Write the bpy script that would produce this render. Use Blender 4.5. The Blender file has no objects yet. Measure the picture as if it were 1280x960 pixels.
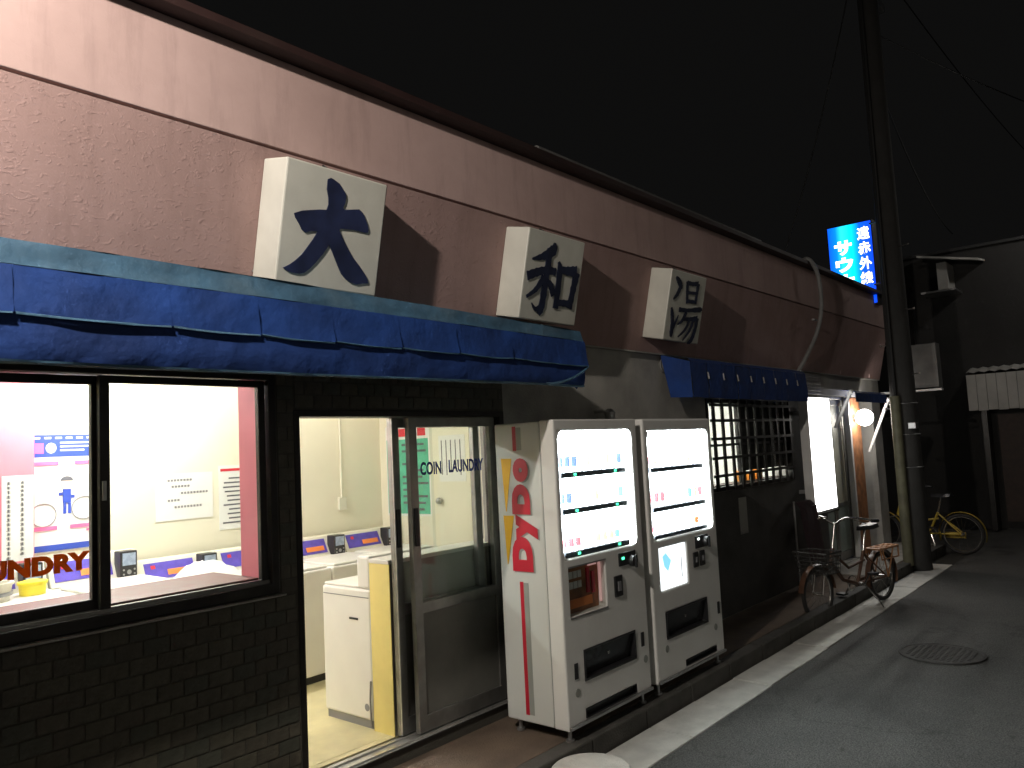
import bpy, bmesh, math, random
from mathutils import Vector, Matrix
random.seed(7)
R = math.radians
scene = bpy.context.scene
col = scene.collection

# ------------------------------------------------------------------ camera, world, exposure
def cam_axes(yaw, pitch, roll):
    f = Vector((math.cos(yaw)*math.cos(pitch), math.sin(yaw)*math.cos(pitch), math.sin(pitch)))
    r0 = Vector((math.sin(yaw), -math.cos(yaw), 0)); u0 = r0.cross(f)
    r = math.cos(roll)*r0 + math.sin(roll)*u0; u = -math.sin(roll)*r0 + math.cos(roll)*u0
    return r, u, f
cd = bpy.data.cameras.new('camera'); cam = bpy.data.objects.new('camera', cd); col.objects.link(cam)
cr, cu, cf = cam_axes(R(40.139), R(4.705), R(-2.849))
cam.matrix_world = Matrix(((cr.x, cu.x, -cf.x, 0), (cr.y, cu.y, -cf.y, 0), (cr.z, cu.z, -cf.z, 1.68), (0, 0, 0, 1)))
cd.lens = 980/1280*36; cd.sensor_width = 36; cd.clip_start = 0.02; cd.clip_end = 800
scene.camera = cam
w = bpy.data.worlds.new('World'); scene.world = w; w.use_nodes = True
bg = w.node_tree.nodes['Background']; bg.inputs[0].default_value = (1.0, 0.985, 0.96, 1); bg.inputs[1].default_value = 0.0043
scene.view_settings.view_transform = 'Standard'; scene.view_settings.look = 'None'
scene.view_settings.exposure = 0; scene.view_settings.gamma = 1
cy = scene.cycles
cy.use_denoising = True; cy.max_bounces = 8; cy.diffuse_bounces = 4; cy.glossy_bounces = 4
cy.transparent_max_bounces = 12; cy.sample_clamp_indirect = 12; cy.caustics_reflective = False; cy.caustics_refractive = False

# light strengths
LAMP = 470          # bracket lamp above the left end of the front (W)
DISPLAY = 15.0       # lit vending displays
SIGNBOX = 7.0       # white lit sign
ROOM = 320.0         # fluorescent tubes
GLOBE = 50.0
STREET = 42

# ------------------------------------------------------------------ materials
def newmat(name):
    m = bpy.data.materials.new(name); m.use_nodes = True
    nt = m.node_tree
    return m, nt, nt.nodes['Principled BSDF']
def mat(name, c, rough=0.6, metal=0.0, var=0.12, scale=6.0, bump=0.0, bscale=60.0, spec=0.5, dirt=0.0, dirtc=(0.03, 0.025, 0.02), detail=6, bdist=0.01, trans=0.0):
    m, nt, p = newmat(name); N = nt.nodes; L = nt.links
    tc = N.new('ShaderNodeTexCoord')
    no = N.new('ShaderNodeTexNoise'); no.inputs['Scale'].default_value = scale; no.inputs['Detail'].default_value = detail
    L.new(tc.outputs['Object'], no.inputs['Vector'])
    rp = N.new('ShaderNodeValToRGB')
    rp.color_ramp.elements[0].position = 0.3; rp.color_ramp.elements[1].position = 0.7
    rp.color_ramp.elements[0].color = tuple(max(0, x*(1-var)) for x in c)+(1,)
    rp.color_ramp.elements[1].color = tuple(min(1, x*(1+var)) for x in c)+(1,)
    L.new(no.outputs['Fac'], rp.inputs['Fac'])
    out = rp.outputs['Color']
    if dirt > 0:
        n2 = N.new('ShaderNodeTexNoise'); n2.inputs['Scale'].default_value = scale*0.35; n2.inputs['Detail'].default_value = 9; n2.inputs['Roughness'].default_value = 0.7
        L.new(tc.outputs['Object'], n2.inputs['Vector'])
        r2 = N.new('ShaderNodeValToRGB'); r2.color_ramp.elements[0].position = 0.48; r2.color_ramp.elements[1].position = 0.72
        r2.color_ramp.elements[0].color = (0, 0, 0, 1); r2.color_ramp.elements[1].color = (dirt, dirt, dirt, 1)
        L.new(n2.outputs['Fac'], r2.inputs['Fac'])
        mx = N.new('ShaderNodeMix'); mx.data_type = 'RGBA'
        L.new(r2.outputs['Color'], mx.inputs['Factor']); L.new(out, mx.inputs['A']); mx.inputs['B'].default_value = tuple(dirtc)+(1,)
        out = mx.outputs['Result']
    L.new(out, p.inputs['Base Color'])
    p.inputs['Roughness'].default_value = rough; p.inputs['Metallic'].default_value = metal
    p.inputs['Specular IOR Level'].default_value = spec
    if rough < 0.9:
        mr = N.new('ShaderNodeMapRange'); mr.inputs['To Min'].default_value = max(0.02, rough-0.08); mr.inputs['To Max'].default_value = min(1, rough+0.12)
        L.new(no.outputs['Fac'], mr.inputs['Value']); L.new(mr.outputs['Result'], p.inputs['Roughness'])
    if bump > 0:
        nb = N.new('ShaderNodeTexNoise'); nb.inputs['Scale'].default_value = bscale; nb.inputs['Detail'].default_value = 5
        L.new(tc.outputs['Object'], nb.inputs['Vector'])
        b = N.new('ShaderNodeBump'); b.inputs['Strength'].default_value = bump; b.inputs['Distance'].default_value = bdist
        L.new(nb.outputs['Fac'], b.inputs['Height']); L.new(b.outputs['Normal'], p.inputs['Normal'])
    return m
def emat(name, c, s):
    m, nt, p = newmat(name)
    p.inputs['Base Color'].default_value = (0.6, 0.6, 0.6, 1)
    p.inputs['Emission Color'].default_value = tuple(c)+(1,); p.inputs['Emission Strength'].default_value = s
    return m
def glassmat(name, tint=(0.95, 0.97, 0.96), refl=0.06):
    m = bpy.data.materials.new(name); m.use_nodes = True; nt = m.node_tree; N = nt.nodes; L = nt.links; N.clear()
    o = N.new('ShaderNodeOutputMaterial'); t = N.new('ShaderNodeBsdfTransparent'); t.inputs[0].default_value = tuple(tint)+(1,)
    g = N.new('ShaderNodeBsdfGlossy'); g.inputs['Roughness'].default_value = 0.02
    lw_ = N.new('ShaderNodeLayerWeight'); pw = N.new('ShaderNodeMath'); pw.operation = 'POWER'; pw.inputs[1].default_value = 4.0
    L.new(lw_.outputs['Facing'], pw.inputs[0]); fr = N.new('ShaderNodeMath'); fr.operation = 'MULTIPLY_ADD'; fr.inputs[1].default_value = 0.5; fr.inputs[2].default_value = 0.03
    L.new(pw.outputs[0], fr.inputs[0])
    mx = N.new('ShaderNodeMixShader')
    L.new(fr.outputs[0], mx.inputs[0]); L.new(t.outputs[0], mx.inputs[1]); L.new(g.outputs[0], mx.inputs[2]); L.new(mx.outputs[0], o.inputs[0])
    return m
M = {}
def stucco(name, c, strength, fine):
    m, nt, p = newmat(name); N = nt.nodes; L = nt.links
    tc = N.new('ShaderNodeTexCoord')
    no = N.new('ShaderNodeTexNoise'); no.inputs['Scale'].default_value = 1.3; no.inputs['Detail'].default_value = 9; no.inputs['Roughness'].default_value = 0.65
    L.new(tc.outputs['Object'], no.inputs['Vector'])
    rp = N.new('ShaderNodeValToRGB'); rp.color_ramp.elements[0].position = 0.3; rp.color_ramp.elements[1].position = 0.72
    rp.color_ramp.elements[0].color = (c[0]*.84, c[1]*.82, c[2]*.8, 1); rp.color_ramp.elements[1].color = (c[0]*1.08, c[1]*1.08, c[2]*1.08, 1)
    L.new(no.outputs['Fac'], rp.inputs['Fac'])
    ms = N.new('ShaderNodeMapping'); ms.inputs['Scale'].default_value = (7.0, 1.0, 0.9); L.new(tc.outputs['Object'], ms.inputs['Vector'])
    ns = N.new('ShaderNodeTexNoise'); ns.inputs['Scale'].default_value = 1.6; ns.inputs['Detail'].default_value = 8; ns.inputs['Roughness'].default_value = 0.7; L.new(ms.outputs[0], ns.inputs['Vector'])
    rs_ = N.new('ShaderNodeValToRGB'); rs_.color_ramp.elements[0].position = 0.50; rs_.color_ramp.elements[1].position = 0.78
    rs_.color_ramp.elements[0].color = (1, 1, 1, 1); rs_.color_ramp.elements[1].color = (.80, .79, .79, 1); L.new(ns.outputs['Fac'], rs_.inputs['Fac'])
    mm = N.new('ShaderNodeMix'); mm.data_type = 'RGBA'; mm.blend_type = 'MULTIPLY'; mm.inputs['Factor'].default_value = 1
    L.new(rp.outputs['Color'], mm.inputs['A']); L.new(rs_.outputs['Color'], mm.inputs['B']); L.new(mm.outputs['Result'], p.inputs['Base Color'])
    # rough troweled relief: ridges plus grain
    mp = N.new('ShaderNodeMapping'); mp.inputs['Scale'].default_value = (1.0, 1.0, 1.5); L.new(tc.outputs['Object'], mp.inputs['Vector'])
    n1 = N.new('ShaderNodeTexNoise'); n1.inputs['Scale'].default_value = 34; n1.inputs['Detail'].default_value = 3; n1.inputs['Distortion'].default_value = 0.8
    L.new(mp.outputs[0], n1.inputs['Vector'])
    r1 = N.new('ShaderNodeValToRGB'); r1.color_ramp.elements[0].position = 0.56; r1.color_ramp.elements[1].position = 0.68
    L.new(n1.outputs['Fac'], r1.inputs['Fac'])
    n2 = N.new('ShaderNodeTexNoise'); n2.inputs['Scale'].default_value = fine; n2.inputs['Detail'].default_value = 4
    L.new(tc.outputs['Object'], n2.inputs['Vector'])
    ad = N.new('ShaderNodeMath'); ad.operation = 'MULTIPLY_ADD'; ad.inputs[1].default_value = 0.35
    L.new(n2.outputs['Fac'], ad.inputs[0]); L.new(r1.outputs['Color'], ad.inputs[2])
    b = N.new('ShaderNodeBump'); b.inputs['Strength'].default_value = strength; b.inputs['Distance'].default_value = 0.006
    L.new(ad.outputs[0], b.inputs['Height']); L.new(b.outputs['Normal'], p.inputs['Normal'])
    p.inputs['Roughness'].default_value = 0.85; p.inputs['Specular IOR Level'].default_value = 0.25
    return m
M['pink_rough'] = stucco('rough_pink_plaster', (0.385, 0.262, 0.245), 0.30, 160)
M['pink_smooth'] = stucco('smooth_pink_plaster', (0.49, 0.355, 0.335), 0.07, 60)
M['roof_red'] = mat('dark_red_flashing', (0.020, 0.007, 0.006), 0.6, var=0.3, scale=4, dirt=0.4)
M['roof'] = mat('dark_roofing', (0.03, 0.03, 0.03), 0.8, bump=0.2)
M['gutter_metal'] = mat('grey_gutter_metal', (0.12, 0.12, 0.115), 0.45, var=0.2)
M['wall_grey'] = mat('grey_wall_plaster', (0.38, 0.37, 0.34), 0.85, var=0.2, scale=3, bump=0.5, bscale=90, dirt=0.4)
M['wainscot'] = mat('dark_wall_plaster', (0.075, 0.073, 0.068), 0.8, var=0.25, scale=4, bump=0.4, bscale=90, dirt=0.5)
M['opposite'] = mat('dull_rendered_wall', (0.36, 0.35, 0.32), 0.85, var=0.12, scale=2, bump=0.3)
M['mortar'] = mat('dark_mortar', (0.075, 0.072, 0.06), 0.95, bump=0.4, bscale=120)
M['tile_a'] = mat('olive_brown_tile', (0.090, 0.087, 0.064), 0.62, var=0.35, scale=9, bump=0.25, bscale=80)
M['tile_b'] = mat('dark_brown_tile', (0.078, 0.073, 0.055), 0.6, var=0.35, scale=9, bump=0.25, bscale=80)
M['tile_c'] = mat('greenish_black_tile', (0.070, 0.075, 0.058), 0.62, var=0.35, scale=9, bump=0.25, bscale=80)
M['alu'] = mat('weathered_aluminium', (0.30, 0.30, 0.285), 0.38, 0.75, var=0.15, scale=12)
M['alu_bright'] = mat('worn_bright_aluminium', (0.62, 0.62, 0.6), 0.3, 0.8, var=0.1, scale=12)
M['alu_dark'] = mat('dark_bronze_aluminium', (0.03, 0.028, 0.026), 0.35, 0.5, var=0.2, scale=10)
M['glass'] = glassmat('window_glass')
M['alu_panel'] = mat('dull_grey_door_panel', (0.17, 0.172, 0.155), 0.5, 0.1, var=0.15, scale=5, dirt=0.3)
M['pink_paint'] = mat('pink_painted_wood', (0.80, 0.24, 0.31), 0.5, var=0.06)
M['sill_brown'] = mat('red_brown_sill', (0.115, 0.030, 0.026), 0.5, var=0.2, scale=15)
M['cream'] = mat('cream_wall_paint', (0.80, 0.76, 0.62), 0.7, var=0.04, scale=2)
M['cream_door'] = mat('pale_cream_door_paint', (0.62, 0.62, 0.50), 0.5, var=0.05)
M['ceiling'] = mat('white_ceiling', (0.8, 0.8, 0.76), 0.8, var=0.03)
M['floor_in'] = mat('worn_cream_vinyl_floor', (0.66, 0.59, 0.34), 0.35, var=0.14, scale=4, dirt=0.35, dirtc=(0.3, 0.26, 0.14))
M['white_enamel'] = mat('white_enamel', (0.80, 0.79, 0.74), 0.3, var=0.03, scale=5)
M['ivory'] = mat('ivory_enamel', (0.74, 0.71, 0.60), 0.35, var=0.03, scale=5)
M['black_plastic'] = mat('black_plastic', (0.02, 0.02, 0.022), 0.4, var=0.2)
M['grey_plastic'] = mat('grey_plastic', (0.24, 0.24, 0.25), 0.45, var=0.1)
M['purple_panel'] = mat('purple_blue_control_panel', (0.10, 0.07, 0.42), 0.4, var=0.25, scale=14)
M['orange_print'] = mat('orange_print', (0.85, 0.25, 0.06), 0.5, var=0.1)
M['red_print'] = mat('red_print', (0.62, 0.03, 0.05), 0.5, var=0.08)
M['lcd'] = mat('pale_blue_display', (0.35, 0.42, 0.55), 0.25, var=0.1, scale=40)
M['yellow_panel'] = mat('yellow_laminate', (0.88, 0.74, 0.27), 0.45, var=0.06)
M['counter_top'] = mat('white_laminate_top', (0.78, 0.76, 0.70), 0.35, var=0.04)
M['counter_face'] = mat('grey_beige_board', (0.34, 0.33, 0.29), 0.6, var=0.1)
M['paper'] = mat('white_paper', (0.8, 0.8, 0.78), 0.8, var=0.02)
M['ink'] = mat('grey_ink', (0.12, 0.12, 0.14), 0.8, var=0.2)
M['green_print'] = mat('green_print', (0.10, 0.45, 0.30), 0.6, var=0.12, scale=10)
M['blue_print'] = mat('blue_print', (0.03, 0.07, 0.42), 0.6, var=0.1)
M['pink_print'] = mat('pink_print', (0.85, 0.16, 0.36), 0.6, var=0.1)
M['skin_print'] = mat('pale_print', (0.8, 0.62, 0.5), 0.7, var=0.05)
M['navy_letter'] = mat('navy_blue_film', (0.012, 0.03, 0.22), 0.4, var=0.1)
M['orange_letter'] = mat('orange_brown_film', (0.30, 0.10, 0.015), 0.5, var=0.12, scale=20)
_m = M['orange_letter']; _nt = _m.node_tree; _t = _nt.nodes.new('ShaderNodeBsdfTranslucent'); _t.inputs[0].default_value = (.50, .17, .02, 1)
_x = _nt.nodes.new('ShaderNodeMixShader'); _x.inputs[0].default_value = .6
_nt.links.new(_nt.nodes['Principled BSDF'].outputs[0], _x.inputs[1]); _nt.links.new(_t.outputs[0], _x.inputs[2]); _nt.links.new(_x.outputs[0], _nt.nodes['Material Output'].inputs[0])
M['yellow_bin'] = mat('yellow_plastic', (0.85, 0.72, 0.05), 0.4, var=0.04)
M['sign_white'] = mat('aged_white_acrylic', (0.67, 0.67, 0.60), 0.4, var=0.09, scale=4, dirt=0.30, dirtc=(0.4, 0.38, 0.3))
M['kanji_blue'] = mat('faded_navy_brush_lettering', (0.016, 0.024, 0.072), 0.5, var=0.5, scale=7)
M['kanji_dark'] = mat('dark_navy_brush_lettering', (0.010, 0.016, 0.045), 0.5, var=0.4, scale=7)
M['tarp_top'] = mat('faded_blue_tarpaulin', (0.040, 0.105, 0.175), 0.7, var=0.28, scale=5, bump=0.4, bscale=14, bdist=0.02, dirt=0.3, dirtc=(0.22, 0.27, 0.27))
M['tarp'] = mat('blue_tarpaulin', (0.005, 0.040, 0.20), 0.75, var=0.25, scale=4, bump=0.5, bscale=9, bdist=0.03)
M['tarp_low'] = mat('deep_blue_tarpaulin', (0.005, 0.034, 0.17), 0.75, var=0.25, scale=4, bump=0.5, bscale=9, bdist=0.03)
M['vm_white'] = mat('white_vending_steel', (0.76, 0.76, 0.73), 0.32, var=0.04, scale=3, dirt=0.12, dirtc=(0.3, 0.29, 0.25))
M['vm_side'] = mat('white_printed_side', (0.62, 0.64, 0.61), 0.35, var=0.05, scale=2, dirt=0.15, dirtc=(0.4, 0.38, 0.33))
M['vm_red'] = mat('red_vending_print', (0.50, 0.012, 0.035), 0.4, var=0.08)
M['vm_yellow'] = mat('yellow_vending_print', (0.85, 0.47, 0.01), 0.4, var=0.05)
M['vm_shade'] = mat('grey_print_shading', (0.30, 0.32, 0.29), 0.45, var=0.06)
M['vm_black'] = mat('vending_black_plastic', (0.018, 0.018, 0.02), 0.3, var=0.2)
M['vm_dark'] = mat('vending_dark_flap', (0.03, 0.03, 0.033), 0.12, var=0.1)
M['vm_glow'] = emat('vending_backlight', (0.86, 0.95, 1.0), DISPLAY)
M['vm_glow2'] = emat('vending_tube', (0.9, 0.97, 1.0), DISPLAY*7)
M['vm_poster'] = emat('lit_vending_poster', (0.9, 0.97, 1.0), 1.6)
M['led'] = emat('green_led', (0.05, 1.0, 0.45), 3.0)
M['led_red'] = emat('red_tube', (1.0, 0.5, 0.47), 0.35)
M['led_white'] = emat('small_white_led', (0.9, 1.0, 0.95), 3.0)
M['price'] = mat('price_strip', (0.05, 0.06, 0.08), 0.4, var=0.2)
M['cyan_print'] = emat('cyan_lit_print', (0.25, 0.75, 0.95), 1.0)
for i, c in enumerate([(0.10, 0.14, 0.28), (0.45, 0.12, 0.14), (0.6, 0.52, 0.22), (0.15, 0.42, 0.30), (0.88, 0.88, 0.88), (0.35, 0.12, 0.04), (0.7, 0.3, 0.35)]):
    m = mat('drink_can_print_%s' % ['navy', 'red', 'gold', 'green', 'white', 'brown', 'rose'][i], c, 0.35, var=0.3, scale=30)
    nt = m.node_tree; tl = nt.nodes.new('ShaderNodeBsdfTranslucent'); mx = nt.nodes.new('ShaderNodeMixShader'); mx.inputs[0].default_value = .42
    tl.inputs[0].default_value = tuple(x*.8 for x in c)+(1,)
    nt.links.new(nt.nodes['Principled BSDF'].outputs[0], mx.inputs[1]); nt.links.new(tl.outputs[0], mx.inputs[2]); nt.links.new(mx.outputs[0], nt.nodes['Material Output'].inputs[0])
    M['can%d' % i] = m
M['asphalt'] = None
M['box_glow'] = emat('lit_white_acrylic', (1.0, 1.0, 0.97), SIGNBOX)
M['globe'] = emat('lit_globe_glass', (1.0, 0.94, 0.86), GLOBE)
M['tube'] = emat('fluorescent_tube', (1.0, 0.98, 0.95), ROOM); M['tube_window_fill'] = emat('window_fill_tube', (1.0, 0.98, 0.95), ROOM*.42); M['tube_end_fill'] = emat('dim_fill_tube', (1.0, 0.96, 0.84), ROOM*.10)  # the two weaker tubes are fill light for the laundry walls and jamb
M['steel_white'] = mat('white_painted_steel', (0.75, 0.75, 0.74), 0.35, var=0.05)
M['wood_post'] = mat('orange_brown_wood', (0.30, 0.13, 0.055), 0.6, var=0.45, scale=9, bump=0.3, bscale=40)
M['dark_wood'] = mat('dark_wood', (0.05, 0.03, 0.022), 0.6, var=0.3, scale=12)
M['concrete'] = mat('pale_gutter_concrete', (0.52, 0.51, 0.47), 0.85, var=0.14, scale=7, bump=0.5, bscale=120, dirt=0.35, dirtc=(0.16, 0.15, 0.13))
M['kerb'] = mat('dark_kerb_concrete', (0.07, 0.067, 0.06), 0.85, var=0.3, scale=6, bump=0.6, bscale=100, dirt=0.7, dirtc=(0.02, 0.02, 0.017))
M['pave'] = mat('brown_stained_concrete', (0.13, 0.095, 0.068), 0.85, var=0.25, scale=5, bump=0.6, bscale=110, dirt=0.5, dirtc=(0.05, 0.04, 0.03))
M['pave_light'] = mat('light_entrance_concrete', (0.30, 0.29, 0.26), 0.85, var=0.2, scale=5, bump=0.4, bscale=110, dirt=0.4)
M['channel'] = mat('black_wet_channel', (0.025, 0.024, 0.02), 0.6, var=0.3, scale=12, bump=0.5)
M['iron'] = mat('cast_iron', (0.05, 0.048, 0.045), 0.75, 0.2, var=0.3, scale=30, bump=0.5, bscale=70)
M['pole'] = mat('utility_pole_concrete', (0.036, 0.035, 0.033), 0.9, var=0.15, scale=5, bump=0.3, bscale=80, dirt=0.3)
M['guard'] = mat('faded_yellow_cable_guard', (0.12, 0.115, 0.07), 0.6, var=0.25, scale=8)
M['pipe'] = mat('grey_vinyl_pipe', (0.22, 0.22, 0.215), 0.5, var=0.15)
M['steel'] = mat('dull_steel', (0.4, 0.4, 0.4), 0.35, 0.85, var=0.15, scale=20)
M['chrome'] = mat('chromed_steel', (0.65, 0.63, 0.6), 0.18, 0.95, var=0.1, scale=20)
M['rubber'] = mat('tyre_rubber', (0.022, 0.021, 0.02), 0.7, var=0.2)
M['bike_brown'] = mat('brown_bicycle_paint', (0.11, 0.055, 0.032), 0.35, var=0.2, scale=15)
M['bike_orange'] = mat('orange_brown_rack_paint', (0.40, 0.19, 0.08), 0.4, var=0.2, scale=15)
M['bike_yellow'] = mat('yellow_bicycle_paint', (0.50, 0.36, 0.05), 0.35, var=0.1)
M['maroon'] = mat('maroon_cloth', (0.028, 0.010, 0.014), 0.8, var=0.3, scale=20, bump=0.5)
M['far_wall'] = mat('far_house_wall', (0.03, 0.029, 0.028), 0.85, var=0.2, scale=2, bump=0.3)
M['far_pale'] = mat('pale_corrugated_sheet', (0.48, 0.47, 0.44), 0.6, var=0.15, scale=3)
M['cable'] = mat('black_cable', (0.02, 0.02, 0.02), 0.6)
M['curtain'] = mat('dark_curtain', (0.035, 0.033, 0.03), 0.9, var=0.2, scale=10)
M['amber'] = mat('orange_shop_goods', (0.8, 0.30, 0.04), 0.4, var=0.2)
M['green_bucket'] = mat('grey_green_plastic', (0.3, 0.36, 0.33), 0.5, var=0.1)
def asphalt():
    m, nt, p = newmat('worn_asphalt'); N = nt.nodes; L = nt.links
    tc = N.new('ShaderNodeTexCoord')
    a = N.new('ShaderNodeTexNoise'); a.inputs['Scale'].default_value = 1.1; a.inputs['Detail'].default_value = 10; a.inputs['Roughness'].default_value = 0.7
    b = N.new('ShaderNodeTexNoise'); b.inputs['Scale'].default_value = 110; b.inputs['Detail'].default_value = 3
    v = N.new('ShaderNodeTexVoronoi'); v.inputs['Scale'].default_value = 95
    for n in (a, b, v): L.new(tc.outputs['Object'], n.inputs['Vector'])
    r = N.new('ShaderNodeValToRGB'); r.color_ramp.elements[0].position = 0.3; r.color_ramp.elements[1].position = 0.7
    r.color_ramp.elements[0].color = (0.044, 0.0435, 0.042, 1); r.color_ramp.elements[1].color = (0.080, 0.079, 0.075, 1)
    L.new(a.outputs['Fac'], r.inputs['Fac'])
    r2 = N.new('ShaderNodeValToRGB'); r2.color_ramp.elements[0].position = 0.35; r2.color_ramp.elements[1].position = 0.7
    r2.color_ramp.elements[0].color = (0.35, 0.35, 0.35, 1); r2.color_ramp.elements[1].color = (1.75, 1.75, 1.7, 1)
    L.new(b.outputs['Fac'], r2.inputs['Fac'])
    mx = N.new('ShaderNodeMix'); mx.data_type = 'RGBA'; mx.blend_type = 'MULTIPLY'; mx.inputs['Factor'].default_value = 1
    L.new(r.outputs['Color'], mx.inputs['A']); L.new(r2.outputs['Color'], mx.inputs['B'])
    nd = N.new('ShaderNodeTexNoise'); nd.inputs['Scale'].default_value = 2.2; nd.inputs['Detail'].default_value = 6; L.new(tc.outputs['Object'], nd.inputs['Vector'])
    va = N.new('ShaderNodeVectorMath'); va.operation = 'MULTIPLY_ADD'; va.inputs[1].default_value = (.9, .9, .9); L.new(nd.outputs['Color'], va.inputs[0]); L.new(tc.outputs['Object'], va.inputs[2])
    vc = N.new('ShaderNodeTexVoronoi'); vc.feature = 'DISTANCE_TO_EDGE'; vc.inputs['Scale'].default_value = 0.55; L.new(va.outputs[0], vc.inputs['Vector'])
    rc = N.new('ShaderNodeValToRGB'); rc.color_ramp.elements[0].position = 0.0; rc.color_ramp.elements[1].position = 0.010
    rc.color_ramp.elements[0].color = (.6, .6, .59, 1); rc.color_ramp.elements[1].color = (1, 1, 1, 1); L.new(vc.outputs['Distance'], rc.inputs['Fac'])
    vs_ = N.new('ShaderNodeTexVoronoi'); vs_.inputs['Scale'].default_value = 2.6; L.new(va.outputs[0], vs_.inputs['Vector'])
    rv = N.new('ShaderNodeValToRGB'); rv.color_ramp.elements[0].position = 0.05; rv.color_ramp.elements[1].position = 0.09
    rv.color_ramp.elements[0].color = (.55, .55, .53, 1); rv.color_ramp.elements[1].color = (1, 1, 1, 1); L.new(vs_.outputs['Distance'], rv.inputs['Fac'])
    m1_ = N.new('ShaderNodeMix'); m1_.data_type = 'RGBA'; m1_.blend_type = 'MULTIPLY'; m1_.inputs['Factor'].default_value = 1
    m2_ = N.new('ShaderNodeMix'); m2_.data_type = 'RGBA'; m2_.blend_type = 'MULTIPLY'; m2_.inputs['Factor'].default_value = 1
    L.new(mx.outputs['Result'], m1_.inputs['A']); L.new(rc.outputs['Color'], m1_.inputs['B']); L.new(m1_.outputs['Result'], m2_.inputs['A']); L.new(rv.outputs['Color'], m2_.inputs['B'])
    L.new(m2_.outputs['Result'], p.inputs['Base Color']); p.inputs['Roughness'].default_value = 0.8
    bm_ = N.new('ShaderNodeBump'); bm_.inputs['Strength'].default_value = 0.7; bm_.inputs['Distance'].default_value = 0.006
    L.new(v.outputs['Distance'], bm_.inputs['Height']); L.new(bm_.outputs['Normal'], p.inputs['Normal'])
    return m
M['asphalt'] = asphalt()

# ------------------------------------------------------------------ mesh helpers
class MB:
    def __init__(s): s.v = []; s.f = []
    def add(s, vs, fs):
        n = len(s.v); s.v += [tuple(x) for x in vs]; s.f += [tuple(i+n for i in f) for f in fs]; return s
    def box(s, x0, x1, y0, y1, z0, z1):
        return s.add([(x0, y0, z0), (x1, y0, z0), (x1, y1, z0), (x0, y1, z0), (x0, y0, z1), (x1, y0, z1), (x1, y1, z1), (x0, y1, z1)],
                     [(0, 3, 2, 1), (4, 5, 6, 7), (0, 1, 5, 4), (1, 2, 6, 5), (2, 3, 7, 6), (3, 0, 4, 7)])
    def obox(s, o, a, b, c):
        o, a, b, c = map(Vector, (o, a, b, c))
        return s.add([o, o+a, o+a+b, o+b, o+c, o+a+c, o+a+b+c, o+b+c], [(0, 3, 2, 1), (4, 5, 6, 7), (0, 1, 5, 4), (1, 2, 6, 5), (2, 3, 7, 6), (3, 0, 4, 7)])
    def prism(s, pts, d):          # 3D polygon pts extruded by d
        d = Vector(d); n = len(pts); P = [Vector(p) for p in pts]
        return s.add(P+[p+d for p in P], [tuple(range(n))[::-1], tuple(range(n, 2*n))]+[(i, (i+1) % n, (i+1) % n+n, i+n) for i in range(n)])
    def tube(s, path, r, n=8, closed=False, r1=None):
        P = [Vector(p) for p in path]; k = len(P); vs = []; fs = []; last = None
        for i, p in enumerate(P):
            a = P[(i-1) % k] if (closed or i > 0) else p; b = P[(i+1) % k] if (closed or i < k-1) else p
            t = (b-a).normalized()
            u = last if last is not None else (Vector((0, 0, 1)) if abs(t.z) < .9 else Vector((1, 0, 0)))
            u = (u-t*u.dot(t)).normalized(); last = u; v_ = t.cross(u)
            rr = r if r1 is None else r+(r1-r)*i/(k-1)
            for j in range(n):
                an = 2*math.pi*j/n; vs.append(p+(u*math.cos(an)+v_*math.sin(an))*rr)
        for i in range(k if closed else k-1):
            for j in range(n):
                a = i*n+j; b = i*n+(j+1) % n; c = ((i+1) % k)*n+(j+1) % n; d = ((i+1) % k)*n+j
                fs.append((a, b, c, d))
        if not closed: fs += [tuple(range(n))[::-1], tuple(range((k-1)*n, k*n))]
        return s.add(vs, fs)
    def sphere(s, c, r, n=16, m=10, sz=1.0):
        vs = []; fs = []; c = Vector(c)
        for i in range(m+1):
            th = math.pi*i/m
            for j in range(n):
                ph = 2*math.pi*j/n; vs.append(c+Vector((math.sin(th)*math.cos(ph), math.sin(th)*math.sin(ph), math.cos(th)*sz))*r)
        for i in range(m):
            for j in range(n): fs.append((i*n+j, (i+1)*n+j, (i+1)*n+(j+1) % n, i*n+(j+1) % n))
        return s.add(vs, fs)
    def lathe(s, c, prof, n=24, axis='z'):
        vs = []; fs = []; c = Vector(c)
        for (r, h) in prof:
            for j in range(n):
                a = 2*math.pi*j/n
                d = Vector((r*math.cos(a), r*math.sin(a), h)) if axis == 'z' else Vector((r*math.cos(a), h, r*math.sin(a)))
                vs.append(c+d)
        for i in range(len(prof)-1):
            for j in range(n): fs.append((i*n+j, i*n+(j+1) % n, (i+1)*n+(j+1) % n, (i+1)*n+j))
        fs += [tuple(range(n))[::-1], tuple(range((len(prof)-1)*n, len(prof)*n))]
        return s.add(vs, fs)
    def mesh(s, name, off=(0, 0, 0)):
        me = bpy.data.meshes.new(name); o = Vector(off)
        me.from_pydata([Vector(v)-o for v in s.v], [], s.f)
        bm = bmesh.new(); bm.from_mesh(me); bmesh.ops.recalc_face_normals(bm, faces=bm.faces); bm.to_mesh(me); bm.free()
        return me
WL = {}
def wloc(o): return Vector((0, 0, 0)) if o is None else WL[o.name]
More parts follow.
